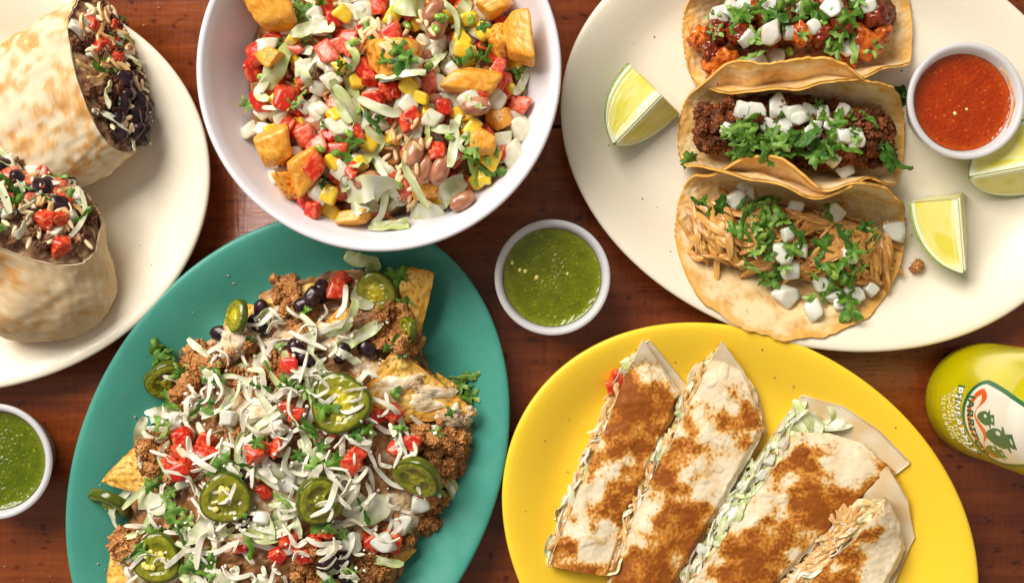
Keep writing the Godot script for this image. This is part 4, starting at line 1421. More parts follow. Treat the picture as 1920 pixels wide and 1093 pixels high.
func tacos() -> void:
	var yb := PLATE_FLOOR + 0.0006
	var g := "tacos on the cream platter"
	var pts := func(a: Array) -> Array:
		var o := []
		for q in a:
			o.append(Vector2(q[0], q[1]))
		return o
	# top taco: red marinated meat
	var a1 := P(1494, 62, yb)
	var t1 := thing("taco", a1, "top taco of red orange marinated meat chunks, cut off by the photo's upper edge", "taco", g)
	taco_shell(t1, a1, deg_to_rad(-7.0), 0.0635, 0.013, 0.012, deg_to_rad(62), deg_to_rad(72), 1.0)
	var h1 := taco_heap(a1, deg_to_rad(-7.0), 0.057, -0.024, 0.019, 0.020, 2.0)
	part("meat_bed", h1[1], M.meat, t1)
	var H: Heap = h1[0]
	for q in [[1312, 72, 40, 44, 0], [1345, 60, 44, 40, 1], [1352, 118, 58, 66, 2], [1390, 60, 50, 40, 1], [1620, 80, 70, 54, 2], [1580, 40, 56, 44, 1], [1655, 60, 40, 36, 2], [1440, 70, 50, 40, 1], [1500, 62, 50, 40, 2], [1540, 66, 44, 36, 1], [1470, 30, 60, 40, 1], [1640, 30, 50, 44, 1], [1420, 10, 60, 50, 2], [1560, 4, 60, 40, 1], [1330, 96, 40, 30, 1], [1340, 150, 36, 30, 2], [1600, 104, 50, 30, 2]]:
		var sz := Vector3(q[2] * 0.00028, 0.012, q[3] * 0.00028)
		var sd: float = q[0] * 0.37
		var pal := [[C(204, 92, 24), C(232, 130, 40)], [C(94, 36, 16), C(150, 66, 30)], [C(190, 88, 26), C(222, 124, 48)]]
		var cc = pal[q[4]]
		var cf := func(p: Vector3, _d: Vector3) -> Color:
			return cc[0].lerp(cc[1], clampf(0.5 + n3(p * 1.8 + Vector3(sd, 0, 0)), 0, 1)).lerp(C(120, 34, 14), 0.8 * sst(0.25, 0.55, n3(p * 2.6 + Vector3(0, sd, 0))))
		part("meat_chunk", lump(sz, 2.8, 0.24, 1.5, sd, 10, cf), M.wet, t1, settle_px(H, q[0], q[1], sz, 0.4, 0.4, 0.3))
	for q in [[1395, 78, 1.7], [1445, 62, 1.9], [1482, 60, 1.3], [1525, 52, 1.4], [1372, 20, 1.3], [1395, 12, 1.5], [1420, 115, 1.4], [1455, 110, 1.2], [1560, 12, 1.6], [1625, 14, 1.6], [1590, 92, 1.3], [1500, 18, 1.3], [1350, 30, 1.2], [1440, 8, 1.2], [1600, -4, 1.4]]:
		part("onion_dice", pick(K.onion), M.onion, t1, settle_px(H, q[0], q[1], Vector3(0.0112, 0.0062, 0.0098), 0.4, 0.4, 0.1).scaled_local(Vector3.ONE * (0.42 + 0.42 * q[2])))
	leaves_on(H, t1, pts.call([[1334, 42], [1340, 60], [1380, 48], [1374, 18], [1410, 74], [1416, 84], [1430, 20], [1440, 34], [1460, 24], [1476, 14], [1490, 36], [1470, 44], [1500, 28], [1515, 20], [1420, 104], [1400, 112], [1572, 70], [1580, 54], [1592, 30], [1600, 14], [1560, 90], [1570, 96], [1600, 92], [1636, 88], [1450, 4], [1530, 30], [1505, 66], [1480, 8], [1545, 86], [1400, 30], [1425, 8], [1456, 34], [1610, 0], [1385, 30]]))
	for q in [[1560, 22], [1574, 26], [1540, 44], [1480, 96]]:
		part("scallion", pick(K.scallion), M.wet, t1, settle_px(H, q[0], q[1], Vector3(0.0055, 0.003, 0.0034), 0.5, 0.6, 0.0))
	# middle taco: dark crumbled sausage
	var a2 := P(1482, 262, yb)
	var t2 := thing("taco", a2, "middle taco of dark crumbled meat under white onion and green cilantro", "taco", g)
	taco_shell(t2, a2, deg_to_rad(4.5), 0.0625, 0.008, 0.012, deg_to_rad(66), deg_to_rad(82), 4.0)
	var h2 := taco_heap(a2, deg_to_rad(4.5), 0.056, -0.023, 0.017, 0.022, 6.0)
	part("meat_bed", h2[1], M.meat, t2)
	H = h2[0]
	crumble(H, t2, 520, a2, deg_to_rad(4.5), 0.053, -0.020, 0.015, C(168, 98, 52), C(92, 48, 24))
	for q in [[1394, 208, 1.7], [1412, 212, 1.3], [1366, 244, 1.4], [1456, 200, 1.4], [1440, 236, 1.5], [1490, 214, 1.3], [1512, 212, 1.5], [1498, 222, 1.1], [1530, 240, 1.3], [1545, 214, 1.5], [1556, 236, 1.3], [1568, 262, 1.4], [1586, 256, 1.4], [1558, 298, 1.5], [1578, 320, 1.7], [1540, 276, 1.2], [1470, 236, 1.2], [1520, 256, 1.2], [1580, 210, 1.2], [1600, 262, 1.2], [1464, 252, 1.1]]:
		part("onion_dice", pick(K.onion), M.onion, t2, settle_px(H, q[0], q[1], Vector3(0.0112, 0.0062, 0.0098), 0.35, 0.4, 0.1).scaled_local(Vector3.ONE * (0.42 + 0.42 * q[2])))
	var lv := []
	for i in 56:
		var s := rng.randf()
		var q := Vector2(lerpf(1356, 1556, s), lerpf(268, 282, s) + rng.randf_range(-24, 24))
		lv.append(q)
	lv.append_array(pts.call([[1395, 230], [1380, 244], [1410, 240], [1575, 215], [1590, 220], [1570, 232], [1540, 222], [1600, 250], [1596, 268], [1590, 284], [1560, 250], [1628, 222], [1650, 274], [1530, 200], [1456, 226], [1520, 236], [1296, 300], [1290, 296], [1640, 342], [1610, 350]]))
	leaves_on(H, t2, lv, 0.7)
	var strip := func(s: float, a: float) -> Color: return C(48, 88, 26).lerp(C(96, 138, 54), clampf(0.5 + 0.6 * n3(Vector3(s * 4, a, 1)), 0, 1))
	part("cilantro_leaf", ribbon([P(1664, 264, 0.034), P(1672, 284, 0.034), P(1688, 308, 0.03), P(1714, 314, 0.027)], 0.0042, 0.0005, 0.2, 0.9, 18, strip, 0.8, 0.1), M.leaf, t2)
	part("cilantro_leaf", ribbon([P(1654, 286, 0.034), P(1668, 300, 0.033), P(1678, 322, 0.030)], 0.0062, 0.0005, 0.1, 0.5, 16, strip, 0.6, 0.1), M.leaf, t2)
	# bottom taco: shredded pork
	var a3 := P(1480, 432, yb)
	var t3 := thing("taco", a3, "bottom taco of pale shredded pork lying wide open at its front", "taco", g)
	taco_shell(t3, a3, deg_to_rad(7.5), 0.0635, 0.010, 0.012, deg_to_rad(80), deg_to_rad(25), 9.0, 0.022, 0.030)
	var h3 := taco_heap(a3, deg_to_rad(7.5), 0.056, -0.014, 0.026, 0.015, 8.0, C(104, 66, 36), C(166, 116, 66), 0.36)
	part("meat_bed", h3[1], M.meat, t3)
	H = h3[0]
	for i in 150:
		var u := rng.randf_range(-0.95, 0.95)
		var w := rng.randf_range(-0.012, 0.026) * (1.0 - 0.4 * u * u)
		var p := a3 + Basis(Vector3.UP, -deg_to_rad(7.5)) * Vector3(u * 0.057, 0, w + 0.004 * u * u)
		var sd := i * 0.71
		var ln := rng.randf_range(0.010, 0.032)
		var dirn := rng.randf_range(-0.9, 0.9) + (1.2 if absf(u) > 0.6 else 0.0)
		var o := []
		for k in 4:
			var s := (k / 3.0 - 0.5) * ln
			var x := p.x + s * cos(dirn) + rng.randf_range(-0.001, 0.001)
			var z := p.z + s * sin(dirn) + rng.randf_range(-0.0022, 0.0022)
			o.append(Vector3(x, H.rest(x, z, 0.0015, 0.3) + rng.randf_range(0.0004, 0.0022), z))
			H.raise(x, z, 0.002, o[k].y + 0.0006)
		var c0 := C(214, 156, 80).lerp(C(150, 92, 40), rng.randf())
		var cf := func(s: float, a: float) -> Color: return c0.lerp(C(230, 182, 108), clampf(0.4 + 0.9 * n3(Vector3(s * 3, a * 1.5, sd)), 0, 1))
		part("pork_shred", ribbon(o, rng.randf_range(0.0014, 0.0044), 0.0016, rng.randf_range(-0.8, 0.8), rng.randf_range(-0.8, 0.8), 12, cf, 0.7, 0.08), M.meat, t3)
	for q in [[1380, 376, 1.9], [1398, 366, 1.2], [1490, 388, 1.4], [1476, 440, 1.4], [1562, 404, 1.6], [1502, 468, 1.4], [1468, 476, 1.4], [1480, 508, 1.5], [1592, 480, 1.2], [1474, 556, 1.7], [1526, 580, 1.9], [1536, 530, 1.4], [1560, 548, 1.4], [1600, 552, 1.4], [1676, 434, 1.6], [1632, 540, 1.3], [1580, 568, 1.1], [1392, 352, 1.1], [1690, 500, 0.1]]:
		if q[2] < 0.5:
			continue
		part("onion_dice", pick(K.onion), M.onion, t3, settle_px(H, q[0], q[1], Vector3(0.0112, 0.0062, 0.0098), 0.35, 0.4, 0.1).scaled_local(Vector3.ONE * (0.42 + 0.42 * q[2])))
	lv = pts.call([[1312, 382], [1320, 376], [1330, 400], [1350, 398], [1356, 386], [1390, 380], [1420, 378], [1432, 384], [1448, 376], [1410, 398], [1425, 404], [1440, 400], [1390, 414], [1372, 428], [1384, 436], [1400, 440], [1416, 428], [1432, 424], [1444, 414], [1456, 404], [1466, 416], [1420, 452], [1428, 466], [1410, 474], [1436, 480], [1400, 496], [1410, 505], [1430, 520], [1446, 530], [1456, 512], [1466, 500], [1490, 436], [1500, 452], [1484, 468], [1550, 392], [1560, 400], [1620, 424], [1634, 432], [1628, 448], [1640, 456], [1590, 440], [1580, 446], [1530, 484], [1546, 496], [1520, 512], [1566, 500], [1576, 516], [1590, 524], [1600, 506], [1580, 490], [1560, 540], [1572, 556], [1590, 560], [1540, 552], [1518, 560], [1584, 590], [1596, 586], [1546, 462], [1450, 452], [1436, 392], [1404, 388], [1600, 470], [1618, 500]])
	leaves_on(H, t3, lv, 0.7)
	part("scallion", pick(K.scallion), M.wet, t3, settle_px(H, 1558, 514, Vector3(0.0055, 0.003, 0.0034), 0.3, 0.6, 0.0).scaled_local(Vector3.ONE * 1.4))

func crumble(H: Heap, t: Node3D, n: int, at: Vector3, turn: float, len_: float, w0: float, w1: float, c0: Color, c1: Color) -> void:
	var xs := [[], [], []]
	var cs := [[], [], []]
	var bs := Basis(Vector3.UP, -turn)
	for i in n:
		var u := rng.randf_range(-1, 1)
		var p := at + bs * Vector3(u * len_, 0, rng.randf_range(w0, w1) * (1.0 - 0.4 * u * u))
		var k := i % 3
		xs[k].append(settle(H, p, Vector3(0.005, 0.004, 0.005), 2.5, 0.2, 0.25).scaled_local(Vector3.ONE * rng.randf_range(0.5, 1.15)))
		cs[k].append(c0.lerp(c1, rng.randf()))
	for k in 3:
		many("ground_meat", K.crumb[k + 2], M.tint, t, xs[k], cs[k])

# ------------------------------------------------------------------ quesadillas
func toast(p: Vector3, sd: float, amount: float) -> Color:
	var n1 := n3(p * 24.0 + Vector3(sd, 0, sd * 2))
	var n2 := n3(p * 85.0 + Vector3(0, sd, 0))
	var n4 := n3(p * 420.0 + Vector3(sd, 0, 0))
	var n5 := n3(p * 1100.0)
	var base := C(243, 228, 199).lerp(C(232, 209, 170), clampf(0.5 + 0.6 * n2 + 0.3 * n4, 0, 1))
	var s := n1 * 0.66 + n2 * 0.38 + n4 * 0.12 + n5 * 0.035 + amount + 0.06
	base = base.lerp(C(230, 184, 116), 0.7 * sst(-0.20, 0.03, s))
	var k := sst(0.0, 0.09, s)
	var deep := sst(0.05, 0.6, s)
	var br := C(210, 146, 66).lerp(C(182, 110, 38), clampf(deep * 2.0 + 0.6 * n4 + 0.4 * n5 + 0.25, 0, 1))
	br = br.lerp(C(134, 70, 20), 0.75 * sst(0.30, 0.95, deep + 0.6 * n4 + 0.4 * n2 + 0.3 * n5))
	base = base.lerp(br, k)
	return base.lerp(C(196, 128, 56), 0.7 * sst(0.42, 0.6, n4 + 0.3 * n1) * (1.0 - k) * sst(-0.3, -0.05, s))

func wedge(label: String, L: Array, R: Array, L2: Array, R2: Array, yb: float, th: float, sd: float, amount: Callable, v0 := 0.0, lift := 0.0) -> Dictionary:
	var c := (pl(L, 0.5) + pl(R, 0.5)) * 0.5
	var at := P(c.x, c.y, PLATE_FLOOR)
	var t := thing("quesadilla_wedge", Vector3(at.x, PLATE_FLOOR, at.z), label, "quesadilla", "quesadilla wedges on the yellow platter")
	var ht := yb + th
	var ftop := func(u: float, v: float) -> Vector3:
		var a := pl(L, v)
		var b := pl(R, v)
		var q := a.lerp(b, u)
		var p := P(q.x, q.y, ht)
		var e := sin(PI * clampf(u, 0, 1)) * sst(0.0, 0.25, v)
		p.y += 0.0010 * e - 0.0008 + 0.0010 * n3(p * 42.0 + Vector3(sd, 0, 0)) + 0.00016 * n3(p * 240.0) + 0.0005 * sst(0.2, 0.6, n3(p * 95.0 + Vector3(0, sd, 0)))
		p.y -= 0.0030 * sst(0.90, 1.0, u) * sst(0.05, 0.3, v) + 0.0022 * sst(0.3, 1.0, u)
		p.y = maxf(p.y, dish_y("yellow", p.x, p.z) + 0.0062)
		p.x += 0.0008 * n3(p * 110.0)
		p.y += lift * (1.0 - sst(0.1, 0.7, v))
		return p
	var ctop := func(u: float, v: float, top: bool, p: Vector3) -> Color:
		if not top:
			return C(228, 206, 164)
		return toast(p, sd, amount.call(u, v))
	part("top_tortilla", slab(90, 190, ftop, 0.0013, ctop), M.flour, t)
	var fbot := func(u: float, v: float) -> Vector3:
		var q := pl(L2, v).lerp(pl(R2, v), u)
		var p := P(q.x, q.y, yb)
		p.y += 0.0006 * n3(p * 90.0) + 0.0012 * sst(0.8, 1.0, u)
		p.y = maxf(p.y, dish_y("yellow", p.x, p.z) + 0.0022) + lift * (1.0 - sst(0.1, 0.7, v))
		return p
	part("bottom_tortilla", slab(50, 120, fbot, 0.0013, func(_u, _v, _t, p: Vector3): return C(236, 222, 192).lerp(C(226, 196, 148), clampf(0.3 + n3(p * 60.0), 0, 1))), M.bread, t)
	# filling between the two, its left side sloping out to the lower tortilla's edge
	var fill := func(u: float, v: float) -> Vector3:
		var a2 := pl(L2, lerpf(v0, 1.0, v))
		var a := pl(L, v)
		var b := pl(R, v)
		var p: Vector3
		if u < 0.4:
			var k := u / 0.4
			var q := a2.lerp(a.lerp(b, 0.06), k)
			p = P(q.x, q.y, lerpf(yb + 0.001, ht - 0.0022, pow(k, 0.6)))
			p.y += (0.0022 * n3(p * 170.0 + Vector3(sd, 0, 0)) + 0.001 * n3(p * 430.0)) * sin(PI * clampf(k * 0.9 + 0.1, 0, 1))
		else:
			var k := (u - 0.4) / 0.6
			var q := a.lerp(b, 0.06 + 0.86 * k)
			p = P(q.x, q.y, lerpf(ht - 0.0026, yb + 0.001, pow(k, 7.0)) - 0.0020 * k)
		p.y += lift * (1.0 - sst(0.1, 0.7, v))
		return p
	var cfill := func(u: float, v: float, _t, p: Vector3) -> Color:
		var q := C(236, 222, 180).lerp(C(214, 182, 122), clampf(0.45 + n3(p * 120.0 + Vector3(sd, 0, 0)), 0, 1))
		q = q.lerp(C(168, 116, 62), 0.8 * sst(0.25, 0.5, n3(p * 150.0 + Vector3(3, sd, 0))))
		return q.lerp(C(190, 206, 120), 0.7 * sst(0.35, 0.6, n3(p * 170.0 + Vector3(8, 0, sd))))
	part("cheese_filling", slab(44, 150, fill, 0.001, cfill), M.cheese, t)
	return {t = t, L = L, L2 = L2, yb = yb, ht = ht, lift = lift}

func wedge_bits(w: Dictionary, n: int, v0: float, v1: float, kinds: Array) -> void:
	for i in n:
		var v := rng.randf_range(v0, v1)
		var k := rng.randf_range(0.1, 0.75)
		var q := pl(w.L2, v).lerp(pl(w.L, v), k)
		var y: float = lerpf(w.yb + 0.001, w.ht - 0.002, pow(k * 0.9, 0.6)) + w.lift * (1.0 - sst(0.1, 0.7, v))
		var p := P(q.x, q.y, y + 0.0012)
		var kind: String = pick(kinds)
		var xf := Transform3D(rnd_basis(0.5), p)
		# strips lie along the cut
		var dirv := (pl(w.L, minf(v + 0.1, 1.0)) - pl(w.L, maxf(v - 0.1, 0.0))).normalized()
		var along := Basis(Vector3.UP, -dirv.angle() + rng.randf_range(-0.5, 0.5)) * Basis(Vector3.RIGHT, rng.randf_range(-0.6, 0.6))
		if kind == "lettuce_shred":
			part(kind, pick(K.lettuce), M.lettuce, w.t, Transform3D(along.scaled(Vector3(0.7, 0.9, 0.8)), p))
		elif kind == "chicken_shred":
			part(kind, pick(K.shred), M.meat, w.t, Transform3D(along, p))
		elif kind == "tomato_dice":
			part(kind, pick(K.tomato), M.juicy, w.t, xf.scaled_local(Vector3.ONE * 0.6))
		elif kind == "onion_dice":
			part(kind, pick(K.onion), M.onion, w.t, xf.scaled_local(Vector3.ONE * 0.7))
		elif kind == "cheese_shred":
			part(kind, pick(K.cheese), M.cheese, w.t, Transform3D(along.scaled(Vector3(0.8, 1, 1)), p))

func quesadillas() -> void:
	var v2 := func(a: Array) -> Array:
		var o := []
		for q in a:
			o.append(Vector2(q[0], q[1]))
		return o
	var yb := PLATE_FLOOR + 0.0022
	var tip := func(v0: float, base: float) -> Callable:
		return func(u: float, v: float) -> float: return base - 1.0 * (1.0 - sst(v0 * 0.4, v0 * 1.5, v)) - 0.15 * sst(0.8, 1.0, u) - 0.12 * (1.0 - sst(0.0, 0.12, u))
	var w1 := wedge("leftmost quesadilla wedge with two round toasted patches and a pale pointed tip", v2.call([[1203, 636], [1170, 715], [1110, 862], [1065, 970], [1030, 1062]]), v2.call([[1204, 637], [1282, 742], [1230, 858], [1182, 970], [1146, 1084]]), v2.call([[1200, 645], [1150, 724], [1090, 860], [1050, 960], [1026, 1052]]), v2.call([[1214, 637], [1288, 722], [1236, 858], [1186, 970], [1146, 1078]]), yb, 0.0115, 1.0, tip.call(0.20, 0.13))
	wedge_bits(w1, 46, 0.1, 0.97, ["chicken_shred", "chicken_shred", "lettuce_shred", "cheese_shred", "chicken_shred"])
	for q in [[1157, 712], [1152, 728]]:
		part("tomato_dice", pick(K.tomato), M.juicy, w1.t, Transform3D(rnd_basis(0.3), P(q[0], q[1], 0.017)))
	part("lettuce_shred", lettuce_strip([P(1190, 694, 0.02), P(1176, 682, 0.02), P(1168, 668, 0.018)], 0.006, 3.0, 0.9), M.lettuce, w1.t)
	var w2 := wedge("second quesadilla wedge from the left, tall and broad with a long browned face", v2.call([[1352, 640], [1302, 742], [1240, 860], [1190, 970], [1140, 1105]]), v2.call([[1354, 641], [1420, 730], [1438, 806], [1370, 930], [1262, 1108]]), v2.call([[1306, 694], [1268, 776], [1210, 880], [1166, 980], [1138, 1095]]), v2.call([[1356, 650], [1420, 734], [1438, 806], [1370, 930], [1262, 1108]]), yb, 0.012, 5.0, tip.call(0.28, 0.12))
	wedge_bits(w2, 46, 0.05, 0.95, ["chicken_shred", "lettuce_shred", "cheese_shred", "lettuce_shred", "chicken_shred"])
	var w3 := wedge("third quesadilla wedge, its lower tortilla spread out at the upper right with lettuce showing", v2.call([[1505, 812], [1440, 896], [1375, 985], [1290, 1108]]), v2.call([[1508, 812], [1562, 814], [1624, 834], [1682, 886], [1628, 938], [1570, 992], [1510, 1050], [1448, 1110]]), v2.call([[1500, 742], [1405, 880], [1345, 970], [1262, 1108]]), v2.call([[1506, 742], [1574, 760], [1640, 804], [1698, 864], [1630, 936], [1570, 990], [1510, 1050], [1448, 1110]]), yb, 0.012, 9.0, func(u: float, v: float) -> float: return 0.10 - 0.9 * (1.0 - sst(0.02, 0.25, v)) - 0.8 * sst(0.35, 0.8, u) * (1.0 - sst(0.25, 0.6, v)) - 0.12 * (1.0 - sst(0.0, 0.12, u)), 0.14)
	wedge_bits(w3, 60, 0.02, 0.98, ["cheese_shred", "lettuce_shred", "lettuce_shred", "cheese_shred", "onion_dice", "lettuce_shred"])
	for i in 9:
		part("lettuce_shred", pick(K.lettuce), M.lettuce, w3.t, Transform3D(rnd_basis(0.25), P(rng.randf_range(1496, 1566), rng.randf_range(772, 812), yb + 0.005)))
	var w4 := wedge("rightmost quesadilla wedge showing shredded chicken in its open cut side", v2.call([[1655, 930], [1610, 1000], [1560, 1052], [1500, 1108]]), v2.call([[1657, 930], [1692, 982], [1706, 1034], [1664, 1110]]), v2.call([[1650, 872], [1568, 970], [1510, 1040], [1452, 1108]]), v2.call([[1654, 872], [1694, 936], [1714, 1006], [1670, 1110]]), yb, 0.012, 14.0, func(u: float, v: float) -> float: return 0.55 - 1.3 * sst(0.40, 0.85, u) - 1.0 * (1.0 - sst(0.12, 0.42, v)), 0.2, 0.0085)
	wedge_bits(w4, 80, 0.25, 0.98, ["chicken_shred", "chicken_shred", "chicken_shred", "chicken_shred", "cheese_shred"])
	for i in 36:
		part("chicken_shred", pick(K.shred), M.meat, w4.t, Transform3D(rnd_basis(0.35), P(1590 + rng.randf_range(-24, 20), 984 + rng.randf_range(-22, 22), yb + rng.randf_range(0.006, 0.012))))

# ------------------------------------------------------------------ sauces
func sauces() -> void:
	var defs := [
		[P(1036, 520, 0.031), 0.0, 0.108, C(88, 98, 6), C(112, 122, 14), "clear plastic cup of green salsa in the middle of the table between the plates"],
		[P(-15, 866, 0.031), 0.0, 0.107, C(72, 88, 6), C(98, 110, 14), "clear plastic cup of green salsa cut off by the left edge, beside the teal platter"],
		[P(1814, 188, 0.0392), PLATE_FLOOR, 0.108, C(150, 46, 2), C(172, 62, 6), "plastic cup of red orange salsa standing on the cream platter beside the tacos"]]
	for i in 3:
		var q = defs[i]
		var at := Vector3(q[0].x, q[1], q[0].z)
		var t := thing("salsa_cup", at, q[5], "salsa cup", "portion cups of salsa")
		var R := 0.0313
		var h := 0.031
		var prof := [[0, 0.0012, 0], [R - 0.021, 0.0012], [R - 0.0215, 0.0], [R - 0.0228, 0.0], [R - 0.0236, 0.0010], [0.0038, h - 0.0065], [0.0032, h - 0.004], [0.0008, h - 0.0036], [0.0, h - 0.0028], [0.0, h - 0.0009], [0.0006, h - 0.0002], [0.0016, h], [0.0026, h - 0.0004], [0.0034, h - 0.0014], [0.0040, h - 0.0045], [0.0048, h - 0.0065], [R - 0.0226, 0.0024], [R - 0.0214, 0.0019], [0, 0.0019, 0]]
		var cw := func(_p, _t2): return C(238, 238, 242)
		var o := part("cup", lathe(R, R, 0.0, prof, 120, cw), M.cup, t, Transform3D(Basis(), at))
		var lvl := h - (0.0060 if i < 2 else 0.0082)
		var rs := 0.02665 if i < 2 else 0.0261
		var c0: Color = q[3]
		var c1: Color = q[4]
		var sd := i * 5.0
		var f := func(u: float, v: float) -> Vector3:
			var th := TAU * v
			var r := rs * u
			var y := lvl + 0.0011 * pow(u, 14.0)
			var p := Vector3(r * cos(th), 0, r * sin(th))
			y += 0.00022 * n3(p * 420.0 + Vector3(sd, 0, 0)) + 0.0001 * n3(p * 1100.0)
			return Vector3(p.x, y, p.z)
		var cf := func(u: float, _v: float, _t2, p: Vector3) -> Color:
			var k := clampf(0.5 + 0.35 * n3(p * 110.0 + Vector3(sd, 0, 0)) + (0.35 if i < 2 else 0.15) * n3(p * 800.0), 0, 1)
			var col := c0.lerp(c1, k)
			col = col.lerp(c1.lightened(0.12), 0.6 * sst(0.80, 1.0, u))
			col = col.lerp(c0.darkened(0.35), 0.6 * sst(0.62, 0.74, n3(p * 560.0 + Vector3(0, sd, 0))))
			return col.lerp(Color(0.82, 0.76, 0.30) if i < 2 else C(232, 140, 60), 0.5 * sst(0.66, 0.78, n3(p * 430.0 + Vector3(sd, 7, 0))))
		part("salsa", slab(64, 190, f, 0.005, cf, 0, Vector3.UP, true), M.salsa, t, Transform3D(Basis(), at))
		for k in (5 if i < 2 else 2):
			var a := rng.randf() * TAU
			var r := rng.randf_range(0.004, 0.024)
			part("seed", seed_mesh(), M.wet, t, Transform3D(rnd_basis(0.2).scaled(Vector3.ONE * rng.randf_range(0.35, 0.75)), at + Vector3(r * cos(a), lvl + 0.0001, r * sin(a))))
		if i == 2:
			var sm := func(s: float, a: float) -> Color: return C(232, 140, 60).lerp(C(240, 190, 130), clampf(0.5 + n3(Vector3(s * 6, a, 0)), 0, 1))
			var pts := []
			for k in 8:
				var a := lerpf(-0.75, 0.55, k / 7.0)
				var y := h - 0.0046 + 0.0009 * sin(k * 2.0)
				pts.append(at + Vector3(0.02675 * cos(a), y, 0.02675 * sin(a)))
			part("smear", ribbon(pts, 0.0017, 0.0005, PI / 2, PI / 2, 30, sm, 0.9, 0.1), M.wet, t)

# ------------------------------------------------------------------ limes
func lime(label: String, pole: Vector2, cut: Vector2, roll: float, open: float, floor_y: float, R: float, sd: float) -> void:
	# a wedge of half a lime: its middle line runs from the cut to the pole
	var h := floor_y + R * 0.96
	var a := P(cut.x, cut.y, h)
	var b := P(pole.x, pole.y, floor_y + R * 0.72)
	var ax := (b - a)
	var ln := ax.length()
	ax /= ln
	var side := ax.cross(Vector3.UP).normalized()
	var dn := ax.cross(side).normalized()
	if dn.y > 0:
		dn = -dn
	var o := thing("lime_wedge", Vector3(a.x, floor_y, a.z), label, "lime wedge", "lime wedges on the cream platter")
	var rad := func(t: float) -> float: return R * pow(maxf(1.0 - pow(t, 2.3), 0.0), 0.62)
	var dir := func(phi: float) -> Vector3: return (dn * cos(phi) + side * sin(phi))
	var f := func(u: float, v: float) -> Vector3:
		var t := 1.0 - pow(1.0 - u, 1.6)
		var phi := roll + lerpf(-open, open, v)
		var r: float = rad.call(t)
		var p: Vector3 = a + ax * (t * ln) + dir.call(phi) * r
		return p + dir.call(phi) * (0.00018 * n3(p * 900.0))
	var cr := func(u: float, v: float, top: bool, p: Vector3) -> Color:
		if not top:
			return C(236, 236, 190)
		return C(94, 138, 20).lerp(C(150, 178, 50), clampf(0.5 + 0.7 * n3(p * 60.0) + 0.5 * n3(p * 700.0), 0, 1))
	var mid: Vector3 = f.call(0.3, 0.5)
	part("rind", slab(60, 60, f, 0.0010, cr, lime_flip(f, dir.call(roll))), M.rind, o)
	for e in [-1.0, 1.0]:
		var phi: float = roll + open * e
		var dv: Vector3 = dir.call(phi)
		var nf: Vector3 = ax.cross(dv).normalized() * e
		if nf.dot(dir.call(roll)) > 0:
			nf = -nf
		var g := func(u: float, v: float) -> Vector3:
			var t := u
			var r: float = maxf(rad.call(t) - 0.0009, 0.0) * v
			var p: Vector3 = a + ax * (t * ln) + dv * r
			var q := Vector3(t * 3.0, v * 14.0, sd + e)
			var pulp := sst(0.10, 0.20, v) * (1.0 - sst(0.86, 0.92, v)) * (1.0 - sst(0.80, 0.93, t))
			return p + nf * (0.00006 * n3(q) * pulp - 0.0006 * pulp + 0.0008 + 0.0004 * sst(0.0, 0.2, 1.0 - v))
		var cg := func(u: float, v: float, _top, p: Vector3) -> Color:
			var t := u
			var r: float = rad.call(t)
			var skin := (1.0 - v) * r / 0.0030
			var q := C(236, 221, 106).lerp(C(241, 231, 150), clampf(0.5 + 0.30 * n3(Vector3(t * 5.0, v * 26.0 + t * 5.0, sd + e * 3.0)) + 0.3 * n3(Vector3(t * 2.0, v * 3.0, sd)), 0, 1))
			q = q.lerp(C(222, 206, 56), 0.6 * sst(0.1, 0.6, n3(Vector3(t * 2.0, v * 2.0, sd - e))))
			var pith := C(240, 240, 206)
			q = q.lerp(pith, 1.0 - sst(0.5, 1.2, skin))
			q = q.lerp(pith, 0.95 * (1.0 - sst(0.07, 0.17, v)))
			q = q.lerp(pith, 0.9 * sst(0.82, 0.94, t))
			# one membrane fanning out of the pole
			var m := absf(v - (0.42 + 0.25 * sin(sd * 3.0 + e)) * (0.35 + 0.65 * t) * (1.0 + 0.1 * n3(Vector3(t * 4, sd, e))))
			q = q.lerp(pith, 0.55 * (1.0 - sst(0.012, 0.04, m)))
			return q.lerp(C(120, 160, 40), (1.0 - sst(0.08, 0.22, skin)))
		part("cut_face", slab(60, 70, g, 0.0016, cg, lime_flip2(g, nf)), M.pulp, o)
	# the straight cut across
	var capf := func(u: float, v: float) -> Vector3:
		var phi := roll + lerpf(-open, open, v)
		return a + dir.call(phi) * (R * 0.985 * u) - ax * 0.0001
	var cc := func(u: float, v: float, _t, _p) -> Color:
		var q := C(222, 214, 90).lerp(C(236, 228, 150), clampf(0.5 + n3(Vector3(u * 3, v * 20, sd)), 0, 1))
		q = q.lerp(C(240, 240, 206), sst(0.86, 0.93, u))
		return q.lerp(C(110, 150, 30), sst(0.965, 0.99, u))
	part("cross_cut", slab(30, 40, capf, 0.0008, cc, lime_flip2(capf, -ax)), M.pulp, o)

func lime_flip(f: Callable, outward: Vector3) -> int:
	var p: Vector3 = f.call(0.4, 0.5)
	var n: Vector3 = (f.call(0.45, 0.5) - p).cross(f.call(0.4, 0.55) - p)
	return 1 if n.dot(outward) > 0 else -1

func lime_flip2(f: Callable, outward: Vector3) -> int:
	return lime_flip(f, outward)

func limes() -> void:
	lime("lime wedge alone at the left end of the cream platter", Vector2(1151, 270), Vector2(1240, 178), 0.41, 1.0, PLATE_FLOOR, 0.0255, 1.0)
	lime("lime wedge below the red salsa cup, green rind to its left and tip down", Vector2(1808, 512), Vector2(1797, 372), 0.37, 0.82, PLATE_FLOOR, 0.0255, 3.0)
	lime("lime wedge partly under the rim of the red salsa cup at the right edge", Vector2(1818, 332), Vector2(1945, 308), 0.35, 0.95, PLATE_FLOOR, 0.0265, 6.0)

